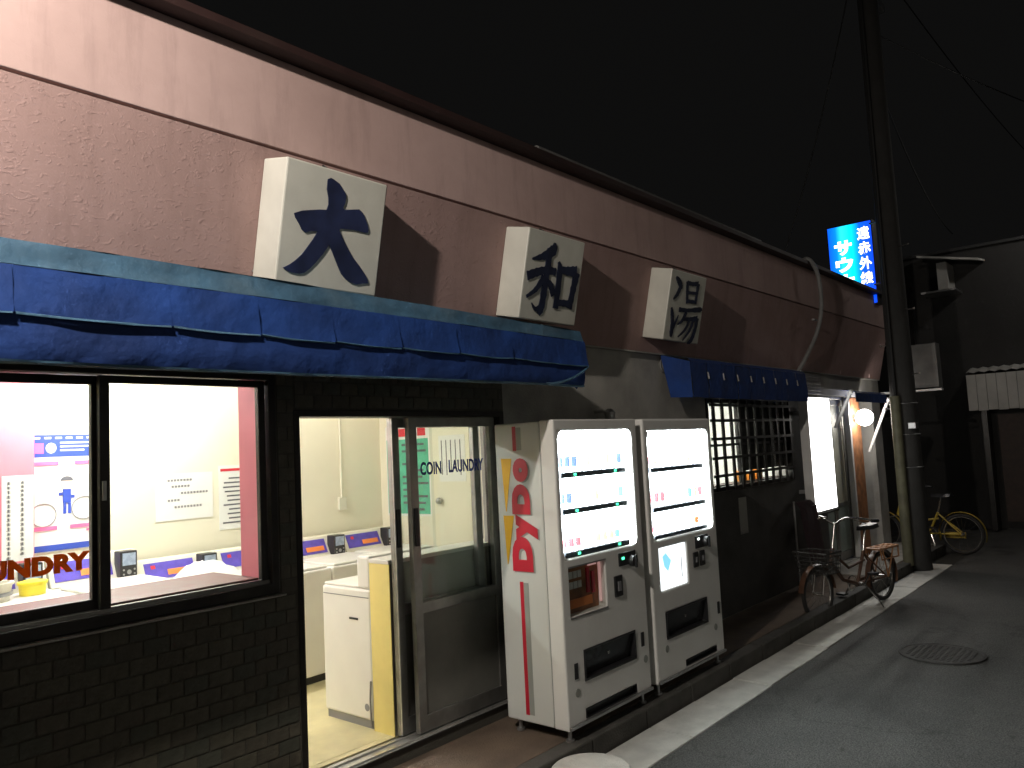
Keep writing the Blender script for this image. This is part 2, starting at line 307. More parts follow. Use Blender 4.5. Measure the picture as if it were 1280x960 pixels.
def build(mb, name, m, parent=None, bevel=0.0, smooth=False, kind=None, label=None, cat=None, group=None):
    me = mb.mesh(name, wloc(parent)) if isinstance(mb, MB) else mb
    if m: me.materials.clear(); me.materials.append(M[m])
    o = bpy.data.objects.new(name, me); col.objects.link(o)
    if parent: o.parent = parent
    WL[o.name] = wloc(parent)
    if smooth:
        for p in me.polygons: p.use_smooth = True
        e = o.modifiers.new('edge', 'EDGE_SPLIT'); e.split_angle = R(38)
    if bevel > 0:
        b = o.modifiers.new('bevel', 'BEVEL'); b.width = bevel; b.segments = 2; b.limit_method = 'ANGLE'; b.angle_limit = R(40)
    tag(o, label, cat, group, kind)
    return o
def tag(o, label=None, cat=None, group=None, kind=None):
    if label: o['label'] = label
    if cat: o['category'] = cat
    if group: o['group'] = group
    if kind: o['kind'] = kind
    return o
def thing(name, label, cat, loc=(0, 0, 0), group=None, rz=0):
    o = bpy.data.objects.new(name, None); col.objects.link(o); o.location = loc; o.rotation_euler = (0, 0, rz); o.empty_display_size = .1
    WL[o.name] = Vector(loc)
    return tag(o, label, cat, group)
def copy_tree(o, parent=None):
    c = o.copy(); col.objects.link(c); WL[c.name] = WL[o.name]
    if parent: c.parent = parent
    for ch in list(o.children): copy_tree(ch, c)
    return c
def B(x0, x1, y0, y1, z0, z1): return MB().box(x0, x1, y0, y1, z0, z1)
def plate(x0, x1, z0, z1, y0, y1, holes):
    """front plate lying in xz between y0 (front) and y1, with rectangular holes [(x0,x1,z0,z1)]"""
    xs = sorted({x0, x1, *[h[0] for h in holes], *[h[1] for h in holes]}); zs = sorted({z0, z1, *[h[2] for h in holes], *[h[3] for h in holes]})
    nx, nz = len(xs), len(zs); solid = {}
    for i in range(nx-1):
        for k in range(nz-1):
            cx, cz = (xs[i]+xs[i+1])/2, (zs[k]+zs[k+1])/2
            solid[i, k] = not any(h[0] < cx < h[1] and h[2] < cz < h[3] for h in holes)
    vid = {}; vs = []; fs = []
    def V(i, k, s):
        if (i, k, s) not in vid: vid[i, k, s] = len(vs); vs.append((xs[i], y0 if s == 0 else y1, zs[k]))
        return vid[i, k, s]
    for (i, k), on in solid.items():
        if not on: continue
        fs.append((V(i, k, 0), V(i+1, k, 0), V(i+1, k+1, 0), V(i, k+1, 0))); fs.append((V(i, k, 1), V(i, k+1, 1), V(i+1, k+1, 1), V(i+1, k, 1)))
        for di, dk, e in ((-1, 0, ((i, k), (i, k+1))), (1, 0, ((i+1, k), (i+1, k+1))), (0, -1, ((i, k), (i+1, k))), (0, 1, ((i, k+1), (i+1, k+1)))):
            if not solid.get((i+di, k+dk), False):
                (a, b), (c, d) = e; fs.append((V(a, b, 0), V(c, d, 0), V(c, d, 1), V(a, b, 1)))
    return MB().add(vs, fs)
def on_plane(o, xd, yd, n):
    o, xd, yd, n = map(Vector, (o, xd, yd, n))
    return lambda u, v, h=0.0: o+xd*u+yd*v+n*h
def text(body, name, m, parent, pl, w_, h_, thick=0.002, offset=0.0, kind=None, label=None, u0=0, v0=0, lift=0.001):
    """text fitted to the rectangle (w_ x h_) at (u0,v0) of plane pl, as a mesh of its own"""
    cu_ = bpy.data.curves.new('lettering_curve', 'FONT'); cu_.body = body; cu_.size = 1; cu_.extrude = 0.02; cu_.offset = offset; cu_.resolution_u = 4
    tmp = bpy.data.objects.new('lettering_tmp', cu_); col.objects.link(tmp)
    dg = bpy.context.evaluated_depsgraph_get(); me = bpy.data.meshes.new_from_object(tmp.evaluated_get(dg))
    bpy.data.objects.remove(tmp); bpy.data.curves.remove(cu_)
    xs = [v.co.x for v in me.vertices]; ys = [v.co.y for v in me.vertices]
    ax, bx, ay, by = min(xs), max(xs), min(ys), max(ys); off = wloc(parent)
    for v in me.vertices:
        u = (v.co.x-ax)/(bx-ax)*w_; t = (v.co.y-ay)/(by-ay)*h_; h = (v.co.z+0.02)/0.04*thick
        v.co = pl(u0+u, v0+t, lift+h)-off
    me.name = name
    return build(me, name, m, parent, kind=kind, label=label)
def flat(mb, pl, u0, u1, v0, v1, h0, h1):
    P = [pl(u0, v0, h0), pl(u1, v0, h0), pl(u1, v1, h0), pl(u0, v1, h0)]
    return mb.prism(P, pl(0, 0, h1)-pl(0, 0, h0))
def spline(pts, k=6):
    out = []; n = len(pts)
    for i in range(n-1):
        p0, p1, p2, p3 = pts[max(0, i-1)], pts[i], pts[i+1], pts[min(n-1, i+2)]
        for j in range(k):
            t = j/k
            out.append(tuple(0.5*((2*b)+(-a+c)*t+(2*a-5*b+4*c-d)*t*t+(-a+3*b-3*c+d)*t**3) for a, b, c, d in zip(p0, p1, p2, p3)))
    return out+[tuple(pts[-1])]
def stroke(mb, pl, pts, h, t=0.004):
    """brush stroke through (u, v, width) points"""
    S = spline(pts) if len(pts) > 2 else [tuple(a+(b-a)*i/6 for a, b in zip(pts[0], pts[1])) for i in range(7)]
    Lp, Rp = [], []
    for i, (u, v, w_) in enumerate(S):
        a = S[max(0, i-1)]; b = S[min(len(S)-1, i+1)]; dx, dy = b[0]-a[0], b[1]-a[1]; l = math.hypot(dx, dy) or 1
        nx, ny = -dy/l, dx/l; w2 = max(w_, .004)/2*(1+.10*math.sin(i*2.3))
        Lp.append((u+nx*w2, v+ny*w2)); Rp.append((u-nx*w2, v-ny*w2))
    vs = []; fs = []; n = len(S)
    for hh in (h, h+t):
        for p in Lp: vs.append(pl(p[0], p[1], hh))
        for p in Rp: vs.append(pl(p[0], p[1], hh))
    for i in range(n-1):
        fs += [(2*n+i, 2*n+i+1, 3*n+i+1, 3*n+i), (i, i+1, 2*n+i+1, 2*n+i), (n+i, n+i+1, 3*n+i+1, 3*n+i)]
    fs += [(0, n, 3*n, 2*n), (n-1, 2*n-1, 4*n-1, 3*n-1)]
    return mb.add(vs, fs)

# ------------------------------------------------------------------ ground, road, gutter, pavement
build(B(-120, 160, -120, 120, -0.6, -0.150), 'ground', 'kerb', kind='structure')
build(B(-30, 60, -6.5, 2.404, -0.140, -0.12), 'road', 'asphalt', kind='structure')
gut = build(B(-8, 13.2, 2.404, 2.72, -0.146, -0.135), 'gutter', 'channel', kind='structure')
x = 2.0
while x < 11.0:
    L_ = 0.60
    o = build(B(x, x+L_-0.008, 2.41+random.uniform(-.004, .004), 2.712, -0.135, -0.112+random.uniform(-.003, .003)), 'gutter_slab', 'concrete', gut, bevel=0.006)
    x += L_
pv = build(B(-8, 12.9, 2.845, 3.40, -0.14, -0.004), 'pavement', 'pave', kind='structure')
x = -1.0
while x < 12.6:
    build(B(x, x+0.592, 2.725+random.uniform(-.003, .003), 2.84, -0.14, 0.0+random.uniform(-.003, .002)), 'kerb_stone', 'kerb', pv, bevel=0.010); x += 0.60
build(B(9.7, 12.7, 2.86, 3.39, -0.003, 0.004), 'entrance_paving', 'pave_light', kind='structure')
def manhole(c, r, label, m, name='manhole_cover'):
    t = thing(name, label, 'manhole cover' if name == 'manhole_cover' else 'concrete cover', c)
    build(MB().lathe(c, [(r, 0.0), (r, 0.012), (r-.02, 0.014), (r-.025, 0.006), (r*.93, 0.006)], 40), 'rim', 'iron', t)
    build(MB().lathe(c, [(r*.92, 0.0), (r*.92, 0.010), (r*.05, 0.0115)], 40), 'lid', m, t)
    mb = MB()
    for i in range(-6, 7):
        for j in range(-6, 7):
            if (i*i+j*j)*(r*.14)**2 < (r*.84)**2: mb.box(c[0]+i*r*.14-.012, c[0]+i*r*.14+.012, c[1]+j*r*.14-.012, c[1]+j*r*.14+.012, c[2]+.011, c[2]+.015)
    o = build(mb, 'lid_pattern', m, t); tag(o, kind='stuff')
manhole((7.03, 1.60, -0.119), 0.31, 'round dark iron manhole cover set in the open asphalt road', 'iron')
t = thing('concrete_cover', 'round pale concrete cover at the kerb below the first vending machine', 'concrete cover', (3.45, 2.50, -0.12))
build(MB().lathe((3.45, 2.50, -0.12), [(0.215, 0), (0.215, 0.105), (0.20, 0.12), (0.02, 0.124)], 40), 'cover_disc', 'concrete', t, smooth=True)

# ------------------------------------------------------------------ the bathhouse shell
bh = thing('bathhouse', 'long pink bathhouse with plaster fascia, dark tiled wall and blue awnings', 'building', (0, 3.4, 0))
YW, YI = 3.404, 3.62
wm = MB()
for a in [(-2, .50, -.14, 3.5), (.50, 2.20, -.14, 1.04), (.50, 2.20, 2.11, 3.5), (2.20, 2.31, -.14, 3.5), (2.31, 3.93, -.14, .045), (2.31, 3.93, 1.93, 3.5)]:
    wm.box(a[0], a[1], YW, YI, a[2], a[3])
build(wm, 'front_wall', 'mortar', bh)
wm = MB()
for a in [(3.93, 6.86, -.14, 3.5), (6.86, 8.95, -.14, 1.17), (6.86, 8.95, 2.06, 3.5), (8.95, 9.95, -.14, 3.5), (9.95, 12.2, 2.16, 3.5), (9.95, 12.2, -.14, .004), (12.2, 12.6, -.14, 3.5)]:
    wm.box(a[0], a[1], YW, YI, a[2], a[3])
build(wm, 'plaster_wall', 'wall_grey', bh)
build(MB().box(-2, 12.6, 9.0, 9.1, -.14, 3.5).box(12.5, 12.6, 3.63, 9.0, -.14, 3.5).box(-2, -1.9, 3.63, 9.0, -.14, 3.5), 'rear_walls', 'wall_grey', bh)
build(MB().box(3.94, 6.85, 3.397, 3.4035, .0, 1.50).box(6.85, 8.96, 3.397, 3.4035, .0, 1.165).box(8.96, 9.94, 3.397, 3.4035, .0, 2.14), 'dark_wainscot', 'wainscot', bh)  # thin sheet that makes the lower wall darker than the plaster
# tiles
tm = [B(0, .108, 3.4000, 3.4035, 0, .060).mesh('tile') for _ in range(3)]
for me, k in zip(tm, ('tile_a', 'tile_b', 'tile_c')): me.materials.append(M[k])
ntile = 0
rest = MB()
def tile_at(x0, z0, wd=.108):
    global ntile
    if ntile < 296 and x0 > .72 and wd > .09:
        o = bpy.data.objects.new('tile', random.choice(tm)); col.objects.link(o); o.parent = bh
        o.location = (x0, -3.4+random.uniform(-.0008, .0006), z0); o.scale = (wd/.108, 1, 1); ntile += 1
    else: rest.box(x0, x0+wd, 3.4000, 3.4035, z0, z0+.060)
regions = [(.56, 2.30, .0, 1.03), (2.215, 2.305, 1.03, 2.45), (.0, .48, .0, 2.4), (2.32, 3.92, 1.94, 2.3)]
for ri, (xa, xb, za, zb) in enumerate(regions):
    row = 0; z = za+.004
    while z+.06 < zb+.001:
        x = xa+(-.058 if row % 2 else 0.0)
        while x < xb-.02:
            a = max(x, xa); b = min(x+.108, xb)
            if b-a > .02: tile_at(a, z, b-a)
            x += .116
        z += .068; row += 1
o = build(rest, 'tile_field', 'tile_b', bh); tag(o, kind='stuff')
# fascia: leans outward towards its top; band above it stands upright
def fac(x, t, off=0.0): return Vector((x, 3.2-.225*t-.974*off, 3.1345+.974*t-.225*off))
def fgrid(mb, x0, x1, t0, t1):
    p = [fac(x0, t0), fac(x1, t0), fac(x1, t1), fac(x0, t1)]
    return mb.prism(p, (0, .06, 0))
build(fgrid(MB(), -2, 12.55, -.715, .034), 'fascia', 'pink_rough', bh)
yb = fac(0, .045)
build(B(-2, 12.55, yb.y-.001, yb.y+.12, yb.z+.004, 3.632), 'upper_band', 'pink_smooth', bh, bevel=.004)
build(B(-2, 12.5, yb.y+.030, yb.y+.12, yb.z-.012, yb.z+.0035), 'joint_groove', 'mortar', bh)
build(B(-2, 12.55, 3.36, 3.403, 2.425, 2.436), 'soffit', 'wall_grey', bh)
build(MB().box(-2, 12.6, 3.088, 3.30, 3.634, 3.662).box(-2, 12.6, 3.082, 3.087, 3.626, 3.668), 'roof_flashing', 'roof_red', bh, bevel=.003)
build(B(-2, 12.6, 3.31, 9.2, 3.52, 3.60), 'roof', 'roof', bh)
build(MB().tube([(4.2, 3.22, 3.735), (8.0, 3.22, 3.735)], .032, 10).box(4.2, 8.0, 3.19, 3.25, 3.664, 3.700), 'roof_gutter', 'gutter_metal', bh, smooth=True)
for xs_ in (10.72, 12.0): build(B(xs_, xs_+.02, 3.345, 3.360, 2.45, 2.60), 'fascia_seam', 'pink_smooth', bh)

# ---- laundry window: two sliding sashes
win = build(plate(.50, 2.20, 1.04, 2.11, 3.388, 3.50, [(.545, 2.16, 1.092, 2.075)]), 'window', 'alu_dark', bh, bevel=.004)
build(MB().box(.48, 2.215, 3.355, 3.395, 1.028, 1.0385), 'window_sill', 'alu', win, bevel=.003)
build(MB().box(.545, 2.16, 3.41, 3.416, 1.092, 1.108).box(.545, 2.16, 3.445, 3.451, 1.092, 1.108), 'sill_track', 'alu', win)
sl = build(plate(.548, 1.405, 1.098, 2.072, 3.452, 3.485, [(.59, 1.362, 1.150, 2.035)]), 'window_sash', 'alu_dark', bh, bevel=.003)
build(B(.591, 1.361, 3.466, 3.470, 1.151, 2.034), 'pane', 'glass', sl)
sr = build(plate(1.378, 2.155, 1.098, 2.072, 3.412, 3.444, [(1.42, 2.118, 1.112, 2.040)]), 'window_sash', 'alu_dark', bh, bevel=.003)
build(B(1.421, 2.117, 3.426, 3.430, 1.113, 2.039), 'pane', 'glass', sr)
build(MB().box(1.385, 1.400, 3.400, 3.411, 1.55, 1.63), 'sash_lock', 'steel', sr)
build(MB().box(2.157, 2.199, 3.503, 3.66, 1.09, 2.105), 'window_jamb', 'pink_paint', bh)
build(MB().box(.50, .545, 3.503, 3.66, 1.09, 2.105), 'window_jamb', 'pink_paint', bh)
build(B(.50, 2.155, 3.503, 3.93, 1.085, 1.112), 'inner_sill', 'sill_brown', bh, bevel=.003)
build(B(.50, 2.2, 3.503, 3.66, 2.107, 2.13), 'window_head', 'pink_paint', bh)
pl = on_plane((.56, 3.4655, 1.272), (1, 0, 0), (0, 0, 1), (0, -1, 0))
text('COIN LAUNDRY', 'window_lettering', 'orange_letter', bh, pl, .80, .078, thick=.0015, offset=.06)

# ---- sliding laundry door
df = build(plate(2.31, 3.93, .0455, 1.93, 3.400, 3.553, [(2.345, 3.885, .072, 1.895)]), 'door_frame', 'alu_dark', bh, bevel=.003)
build(MB().box(2.35, 3.88, 3.425, 3.44, .072, .082).box(2.35, 3.88, 3.50, 3.51, .072, .082).box(2.35, 3.88, 3.41, 3.55, .0715, .0722), 'door_track', 'alu_bright', df)
def sash(x0, x1, y, lower):
    d = build(plate(x0, x1, .084, 1.893, y, y+.036, [(x0+.062, x1-.055, .175, .750), (x0+.062, x1-.055, .812, 1.835)]), 'sliding_door', 'alu', bh, bevel=.003)
    build(B(x0+.063, x1-.056, y+.016, y+.020, .813, 1.834), 'pane', 'glass', d)
    build(B(x0+.063, x1-.056, y+.012, y+.024, .176, .749), 'kick_panel', 'alu_panel', d)
    build(MB().box(x0+.016, x0+.044, y-.012, y-.0005, 1.14, 1.36), 'handle', 'black_plastic', d, bevel=.003)
    return d
d1 = sash(3.045, 3.80, 3.515, True)
d2 = sash(3.125, 3.884, 3.446, False)
build(MB().box(3.046, 3.052, 3.508, 3.5145, .09, 1.89), 'edge_strip', 'alu_bright', d1)
pl = on_plane((0, 3.459, 0), (1, 0, 0), (0, 0, 1), (0, -1, 0))
text('COIN', 'door_lettering', 'navy_letter', d2, pl, .175, .078, thick=.0012, offset=.03, u0=3.215, v0=1.548)
text('LAUNDRY', 'door_lettering', 'navy_letter', d2, pl, .315, .078, thick=.0012, offset=.03, u0=3.455, v0=1.551)

build(B(2.312, 3.928, 3.556, 3.604, .046, .0795), 'threshold', 'floor_in', bh)
# ------------------------------------------------------------------ laundry interior
build(B(-1.2, 4.80, 3.605, 5.66, .0, .08), 'laundry_floor', 'floor_in', kind='structure')
build(B(-1.3, 4.90, 5.65, 5.75, .08, 2.7), 'laundry_back_wall', 'cream', kind='structure')
build(B(4.76, 4.90, 3.625, 5.65, .08, 2.7), 'laundry_end_wall', 'cream', kind='structure')
build(B(-1.3, -1.2, 3.625, 5.65, .08, 2.7), 'laundry_far_wall', 'cream', kind='structure')
build(B(-1.3, 4.90, 3.625, 5.66, 2.55, 2.65), 'laundry_ceiling', 'ceiling', kind='structure')
build(MB().box(-1.2, .498, 3.622, 3.63, .08, 2.55).box(2.201, 2.309, 3.622, 3.63, .08, 2.55).box(3.932, 4.76, 3.622, 3.63, .08, 2.55).box(.498, 2.201, 3.622, 3.63, .08, 1.04).box(.498, 2.201, 3.622, 3.63, 2.132, 2.55).box(2.309, 3.932, 3.622, 3.63, 1.935, 2.55), 'laundry_front_lining', 'cream', kind='structure')
for i, (x0, lab) in enumerate(((1.55, 'fluorescent tube fixture on the laundry ceiling above the window end'), (3.1, 'added dim tube fixture on the laundry ceiling, brightening the walls at the doorway end'), (.1, 'added tube fixture at the far left of the laundry ceiling, brightening the window jamb'))):
    FY = (5.2, 5.2, 4.35)[i]  # second and third fixtures are unseen, added to brighten walls and window jamb
    t = thing('ceiling_light', lab, 'ceiling light', (x0+.5, FY, 2.5), group='fluorescent fixtures on the laundry ceiling')
    build(B(x0, x0+1.2, FY-.07, FY+.07, 2.50, 2.549), 'housing', 'steel_white', t, bevel=.005)
    build(MB().tube([(x0+.04, FY, 2.475), (x0+1.16, FY, 2.475)], .018, 10), 'tube', ('tube', 'tube_end_fill', 'tube_window_fill')[i], t)
# washers along the back wall
def washer(x0, label):
    t = thing('coin_washer', label, 'washing machine', (x0, 4.85, .08), group='coin washers along the back wall of the laundry')
    build(B(x0+.004, x0+.563, 4.86, 5.52, .13, .872), 'cabinet', 'white_enamel', t, bevel=.012)
    build(B(x0+.02, x0+.55, 4.875, 5.50, .08, .129), 'plinth', 'black_plastic', t)
    build(B(x0+.03, x0+.54, 4.88, 5.36, .873, .892), 'lid', 'white_enamel', t, bevel=.008)
    c = build(MB().prism([(x0+.004, 5.42, .875), (x0+.004, 5.50, 1.035), (x0+.004, 5.60, 1.035), (x0+.004, 5.60, .875)], (.559, 0, 0)), 'console', 'ivory', t, bevel=.006)
    plc = on_plane((x0, 5.42, .875), (1, 0, 0), (0, .447, .894), (0, -.894, .447))
    build(flat(MB(), plc, .035, .385, .035, .155, .001, .004), 'control_panel', 'purple_panel', c)
    build(flat(MB(), plc, .19, .36, .055, .095, .0045, .006), 'printed_block', 'orange_print', c)
    build(flat(MB(), plc, .08, .11, .11, .135, .0045, .006), 'start_button', 'red_print', c)
    cb = build(B(x0+.405, x0+.515, 5.37, 5.47, .885, 1.04), 'coin_box', 'black_plastic', t, bevel=.006)
    build(B(x0+.418, x0+.502, 5.366, 5.3695, .955, 1.028), 'display', 'lcd', cb)
    mb = MB()
    mb.lathe((x0+.46, 5.364, .915), [(.014, 0), (.014, .005)], 12, 'y')
    for sx in (-.035, .035):
        for sz in (-.012, .014): mb.lathe((x0+.46+sx, 5.364, .915+sz), [(.006, 0), (.006, .005)], 8, 'y')
    build(mb, 'buttons', 'steel', cb)
    return t
wl = ['coin washer nearest the end wall, seen through the open doorway', 'coin washer next from the end wall, seen through the open doorway', 'coin washer hidden mostly by the tiled pier between window and door',
      'coin washer behind the right-hand end of the window, beside the pink jamb', 'coin washer in the middle of the window with a white cloth on it', 'coin washer behind the meeting stiles of the window', 'coin washer behind the orange window lettering']
w0 = washer(4.74-.57, wl[0])
for k in range(1, 7):
    c = copy_tree(w0); c.location.x -= .57*k; c.scale.z = 1.095 if k > 3 else 1.0; c['label'] = wl[k]
x0 = 4.74-.57*5
mb = MB(); n = 14
cx_, cy_, cz_ = 2.78, 5.20, .897
vs = [(cx_, cy_, cz_+.115)]; fs = []
for i in range(1, 5):
    for j in range(n):
        a = 2*math.pi*j/n; rr = .05*i*(1+.14*math.sin(3*a+i)); vs.append((cx_+rr*math.cos(a)*1.2, cy_+rr*math.sin(a), cz_+.115*(1-(i/4)**2)+.012*math.sin(5*a+i)*(i < 4)))
for j in range(n): fs.append((0, 1+j, 1+(j+1) % n))
for i in range(3):
    for j in range(n): fs.append((1+i*n+j, 1+(i+1)*n+j, 1+(i+1)*n+(j+1) % n, 1+i*n+(j+1) % n))
fs.append(tuple(1+3*n+j for j in range(n))[::-1])
build(mb.add(vs, fs), 'laundry_cloth', 'paper', smooth=True, label='white crumpled cloth heaped on a washer lid behind the window', cat='cloth')
# washer by the door (its side faces us), partition and its shelf
t = thing('washing_machine', 'free-standing white washer just inside the open doorway, seen from its side', 'washing machine', (3.3, 3.96, .08))
build(B(3.035, 3.58, 3.742, 4.21, .125, .885), 'cabinet', 'white_enamel', t, bevel=.014)
build(B(3.045, 3.57, 3.755, 4.195, .08, .1245), 'plinth', 'grey_plastic', t)
build(B(3.045, 3.57, 3.87, 4.20, .886, .902), 'lid', 'white_enamel', t, bevel=.006)
build(B(3.037, 3.578, 3.742, 3.862, .887, 1.082), 'console', 'white_enamel', t, bevel=.014)
build(B(3.0305, 3.0348, 3.86, 3.94, .70, .712), 'side_slot', 'black_plastic', t)
build(B(3.0325, 3.0348, 3.755, 4.195, .835, .840), 'side_seam', 'grey_plastic', t)
build(MB().add([(3.0335, 3.80+.022*math.cos(a*math.pi/8), .20+.022*math.sin(a*math.pi/8)) for a in range(16)], [tuple(range(16))]), 'badge', 'grey_plastic', t)
build(MB().tube([(3.025, 3.748, .36), (3.02, 3.752, .26), (3.026, 3.757, .15), (3.03, 3.75, .09)], .006, 6), 'hose', 'grey_plastic', t, smooth=True)
t = thing('partition', 'low yellow-ended partition with white top just inside the sliding door', 'partition', (3.5, 3.64, .08))
build(B(3.036, 3.86, 3.560, 3.735, .08, 1.045), 'panel', 'counter_face', t)
build(B(3.030, 3.0355, 3.557, 3.735, .08, 1.045), 'end_panel', 'yellow_panel', t)
build(MB().box(3.028, 3.90, 3.557, 3.738, 1.0455, 1.07).box(3.90, 4.70, 3.632, 3.738, 1.0455, 1.07), 'top', 'counter_top', t, bevel=.004)
build(B(3.862, 4.70, 3.64, 3.735, .08, 1.045), 'panel', 'counter_face', t)
# end wall: timetable poster, inner door, paper
ple = on_plane((4.757, 0, 0), (0, -1, 0), (0, 0, 1), (-1, 0, 0))    # u = -y
t = thing('timetable_poster', 'green timetable poster with red heading on the laundry end wall', 'poster', (4.757, 5.27, 1.5))
build(flat(MB(), ple, -5.56, -4.98, 1.13, 1.93, 0, .003), 'sheet', 'paper', t)
build(flat(MB(), ple, -5.545, -5.0, 1.15, 1.81, .004, .006), 'green_field', 'green_print', t)
mb = MB()
for i in range(4): flat(mb, ple, -5.52+i*.13, -5.42+i*.13, 1.835, 1.905, .004, .006)
build(mb, 'heading', 'red_print', t)
mb = MB()
for r_ in range(11):
    for c_ in range(3):
        if random.random() < .85: flat(mb, ple, -5.52+c_*.18, -5.52+c_*.18+random.uniform(.07, .15), 1.18+r_*.057, 1.20+r_*.057, .007, .008)
build(mb, 'printed_lines', 'ink', t)
t = thing('wall_conduit', 'thin ivory conduit with a socket box high on the laundry back wall', 'conduit', (4.3, 5.64, 1.5))
build(MB().tube([(4.30, 5.64, 2.54), (4.30, 5.64, 1.32)], .009, 8), 'conduit_tube', 'ivory', t, smooth=True); build(B(4.26, 4.34, 5.62, 5.649, 1.22, 1.33), 'socket_box', 'ivory', t, bevel=.004)
t = thing('inner_door', 'pale cream inner door with a round knob in the laundry end wall', 'door', (4.757, 4.70, .08))
build(flat(MB(), ple, -4.965, -4.44, .085, 2.02, .0, .02), 'frame', 'cream_door', t)
build(flat(MB(), ple, -4.92, -4.485, .09, 1.98, .021, .03), 'leaf', 'cream', t, bevel=.002)
build(MB().sphere((4.69, 4.83, 1.27), .028, 12, 8).tube([(4.725, 4.83, 1.27), (4.69, 4.83, 1.27)], .01), 'knob', 'steel', t, smooth=True)
build(B(4.70, 4.7595, 4.20, 4.435, .08, 2.5), 'corner_pillar', 'grey_plastic', label='grey boxed pillar right of the inner laundry door', cat='pillar')
t = thing('notice_paper', 'white notice in columns taped to the inner laundry door', 'notice', (4.72, 4.68, 1.6))
build(flat(MB(), ple, -4.84, -4.53, 1.43, 1.82, .031, .033), 'sheet', 'paper', t)
mb = MB()
for i in range(5): flat(mb, ple, -4.81+i*.055, -4.80+i*.055, 1.47+random.uniform(0, .05), 1.78, .0335, .0345)
build(mb, 'printed_lines', 'ink', t)
# back wall: posters
plb = on_plane((0, 5.648, 0), (1, 0, 0), (0, 0, 1), (0, -1, 0))
build(B(1.60, 1.835, 5.52, 5.649, .08, 2.549), 'pink_pillar', 'pink_paint', label='pink painted pillar on the back wall seen through the left pane', cat='pillar')
t = thing('vertical_notice', 'narrow white vertical notice fixed on the pink pillar', 'notice', (1.75, 5.515, 1.4))
plp = on_plane((0, 5.518, 0), (1, 0, 0), (0, 0, 1), (0, -1, 0))
build(flat(MB(), plp, 1.655, 1.83, 1.14, 1.665, 0, .003), 'sheet', 'paper', t)
mb = MB()
for c_ in (1.69, 1.765):
    z = 1.63
    while z > 1.17:
        s_ = random.uniform(.014, .024)
        for q in range(3): flat(mb, plp, c_-.012+random.uniform(0, .008), c_+.012, z-s_*(q+.5)/3-.003, z-s_*(q+.5)/3, .0035, .0045)
        flat(mb, plp, c_-.002, c_+.003, z-s_, z, .0046, .0056); z -= s_+.010
build(mb, 'printed_characters', 'ink', t)
t = thing('laundry_poster', 'large poster with blue header and a small blue-suited figure behind the left pane', 'poster', (2.1, 5.645, 1.5))
build(flat(MB(), plb, 1.842, 2.262, 1.16, 1.925, 0, .003), 'sheet', 'paper', t)
build(flat(MB(), plb, 1.846, 2.258, 1.775, 1.92, .0035, .005), 'header', 'blue_print', t)
build(flat(MB(), plb, 1.846, 2.258, 1.165, 1.205, .0035, .005), 'footer', 'blue_print', t)
mb = MB()
for u0, u1, v0, v1 in ((1.88, 1.93, 1.80, 1.865), (1.87, 2.02, 1.72, 1.745), (2.12, 2.255, 1.72, 1.745), (1.85, 2.01, 1.30, 1.325), (2.09, 2.255, 1.30, 1.325), (2.19, 2.255, 1.275, 1.29)): flat(mb, plb, u0, u1, v0, v1, .0055, .007)
build(mb, 'pink_captions', 'pink_print', t)
mb = MB()
mb.add([plb(1.975+.032*math.cos(a*math.pi/10), 1.833+.034*math.sin(a*math.pi/10), .0058) for a in range(20)], [tuple(range(20))])
for i in range(3): flat(mb, plb, 2.03, 2.24-.03*i, 1.862-.025*i, 1.872-.025*i, .0055, .007)
for i in range(6): flat(mb, plb, 1.87+i*.065, 1.91+i*.065, 1.893, 1.905, .0055, .007)
build(mb, 'white_print', 'paper', t)
fg = MB()
flat(fg, plb, 2.045, 2.095, 1.47, 1.56, .0055, .007); flat(fg, plb, 2.047, 2.066, 1.40, 1.469, .0055, .007); flat(fg, plb, 2.076, 2.095, 1.40, 1.469, .0055, .007)
flat(fg, plb, 2.02, 2.044, 1.52, 1.54, .0055, .007); flat(fg, plb, 2.096, 2.118, 1.50, 1.52, .0055, .007)
build(fg, 'figure_suit', 'blue_print', t)
build(MB().add([plb(2.07+.036*math.cos(a*math.pi/8), 1.595+.036*math.sin(a*math.pi/8), .007) for a in range(16)], [tuple(range(16))]), 'figure_head', 'skin_print', t)
build(MB().add([plb(2.07+.040*math.cos(a*math.pi/8), 1.615+.030*math.sin(a*math.pi/8), .0075) for a in range(9)], [tuple(range(9))]), 'figure_hair', 'ink', t)
mb = MB()
for u, v in ((1.93, 1.40), (2.175, 1.43)):
    ring = [plb(u+.075*math.cos(a*math.pi/14), v+.075*math.sin(a*math.pi/14), .006) for a in range(28)]
    mb.tube(ring, .0025, 5, closed=True)
build(mb, 'circle_outlines', 'grey_plastic', t)
t = thing('rules_notice', 'white rules notice with a red top bar near the pink window jamb', 'notice', (3.3, 5.645, 1.4))
build(flat(MB(), plb, 3.15, 3.50, 1.17, 1.66, 0, .003), 'sheet', 'paper', t)
build(flat(MB(), plb, 3.165, 3.49, 1.615, 1.635, .0035, .005), 'red_bar', 'red_print', t)
mb = MB()
for i in range(11): flat(mb, plb, 3.175+random.uniform(0, .06), 3.33+random.uniform(0, .14), 1.215+i*.034, 1.226+i*.034, .0035, .005)
build(mb, 'printed_lines', 'ink', t)
t = thing('handwritten_notice', 'faint white notice with a few short lines in the middle of the back wall', 'notice', (2.9, 5.645, 1.45))
build(flat(MB(), plb, 2.66, 3.10, 1.28, 1.62, 0, .003), 'sheet', 'paper', t)
mb = MB()
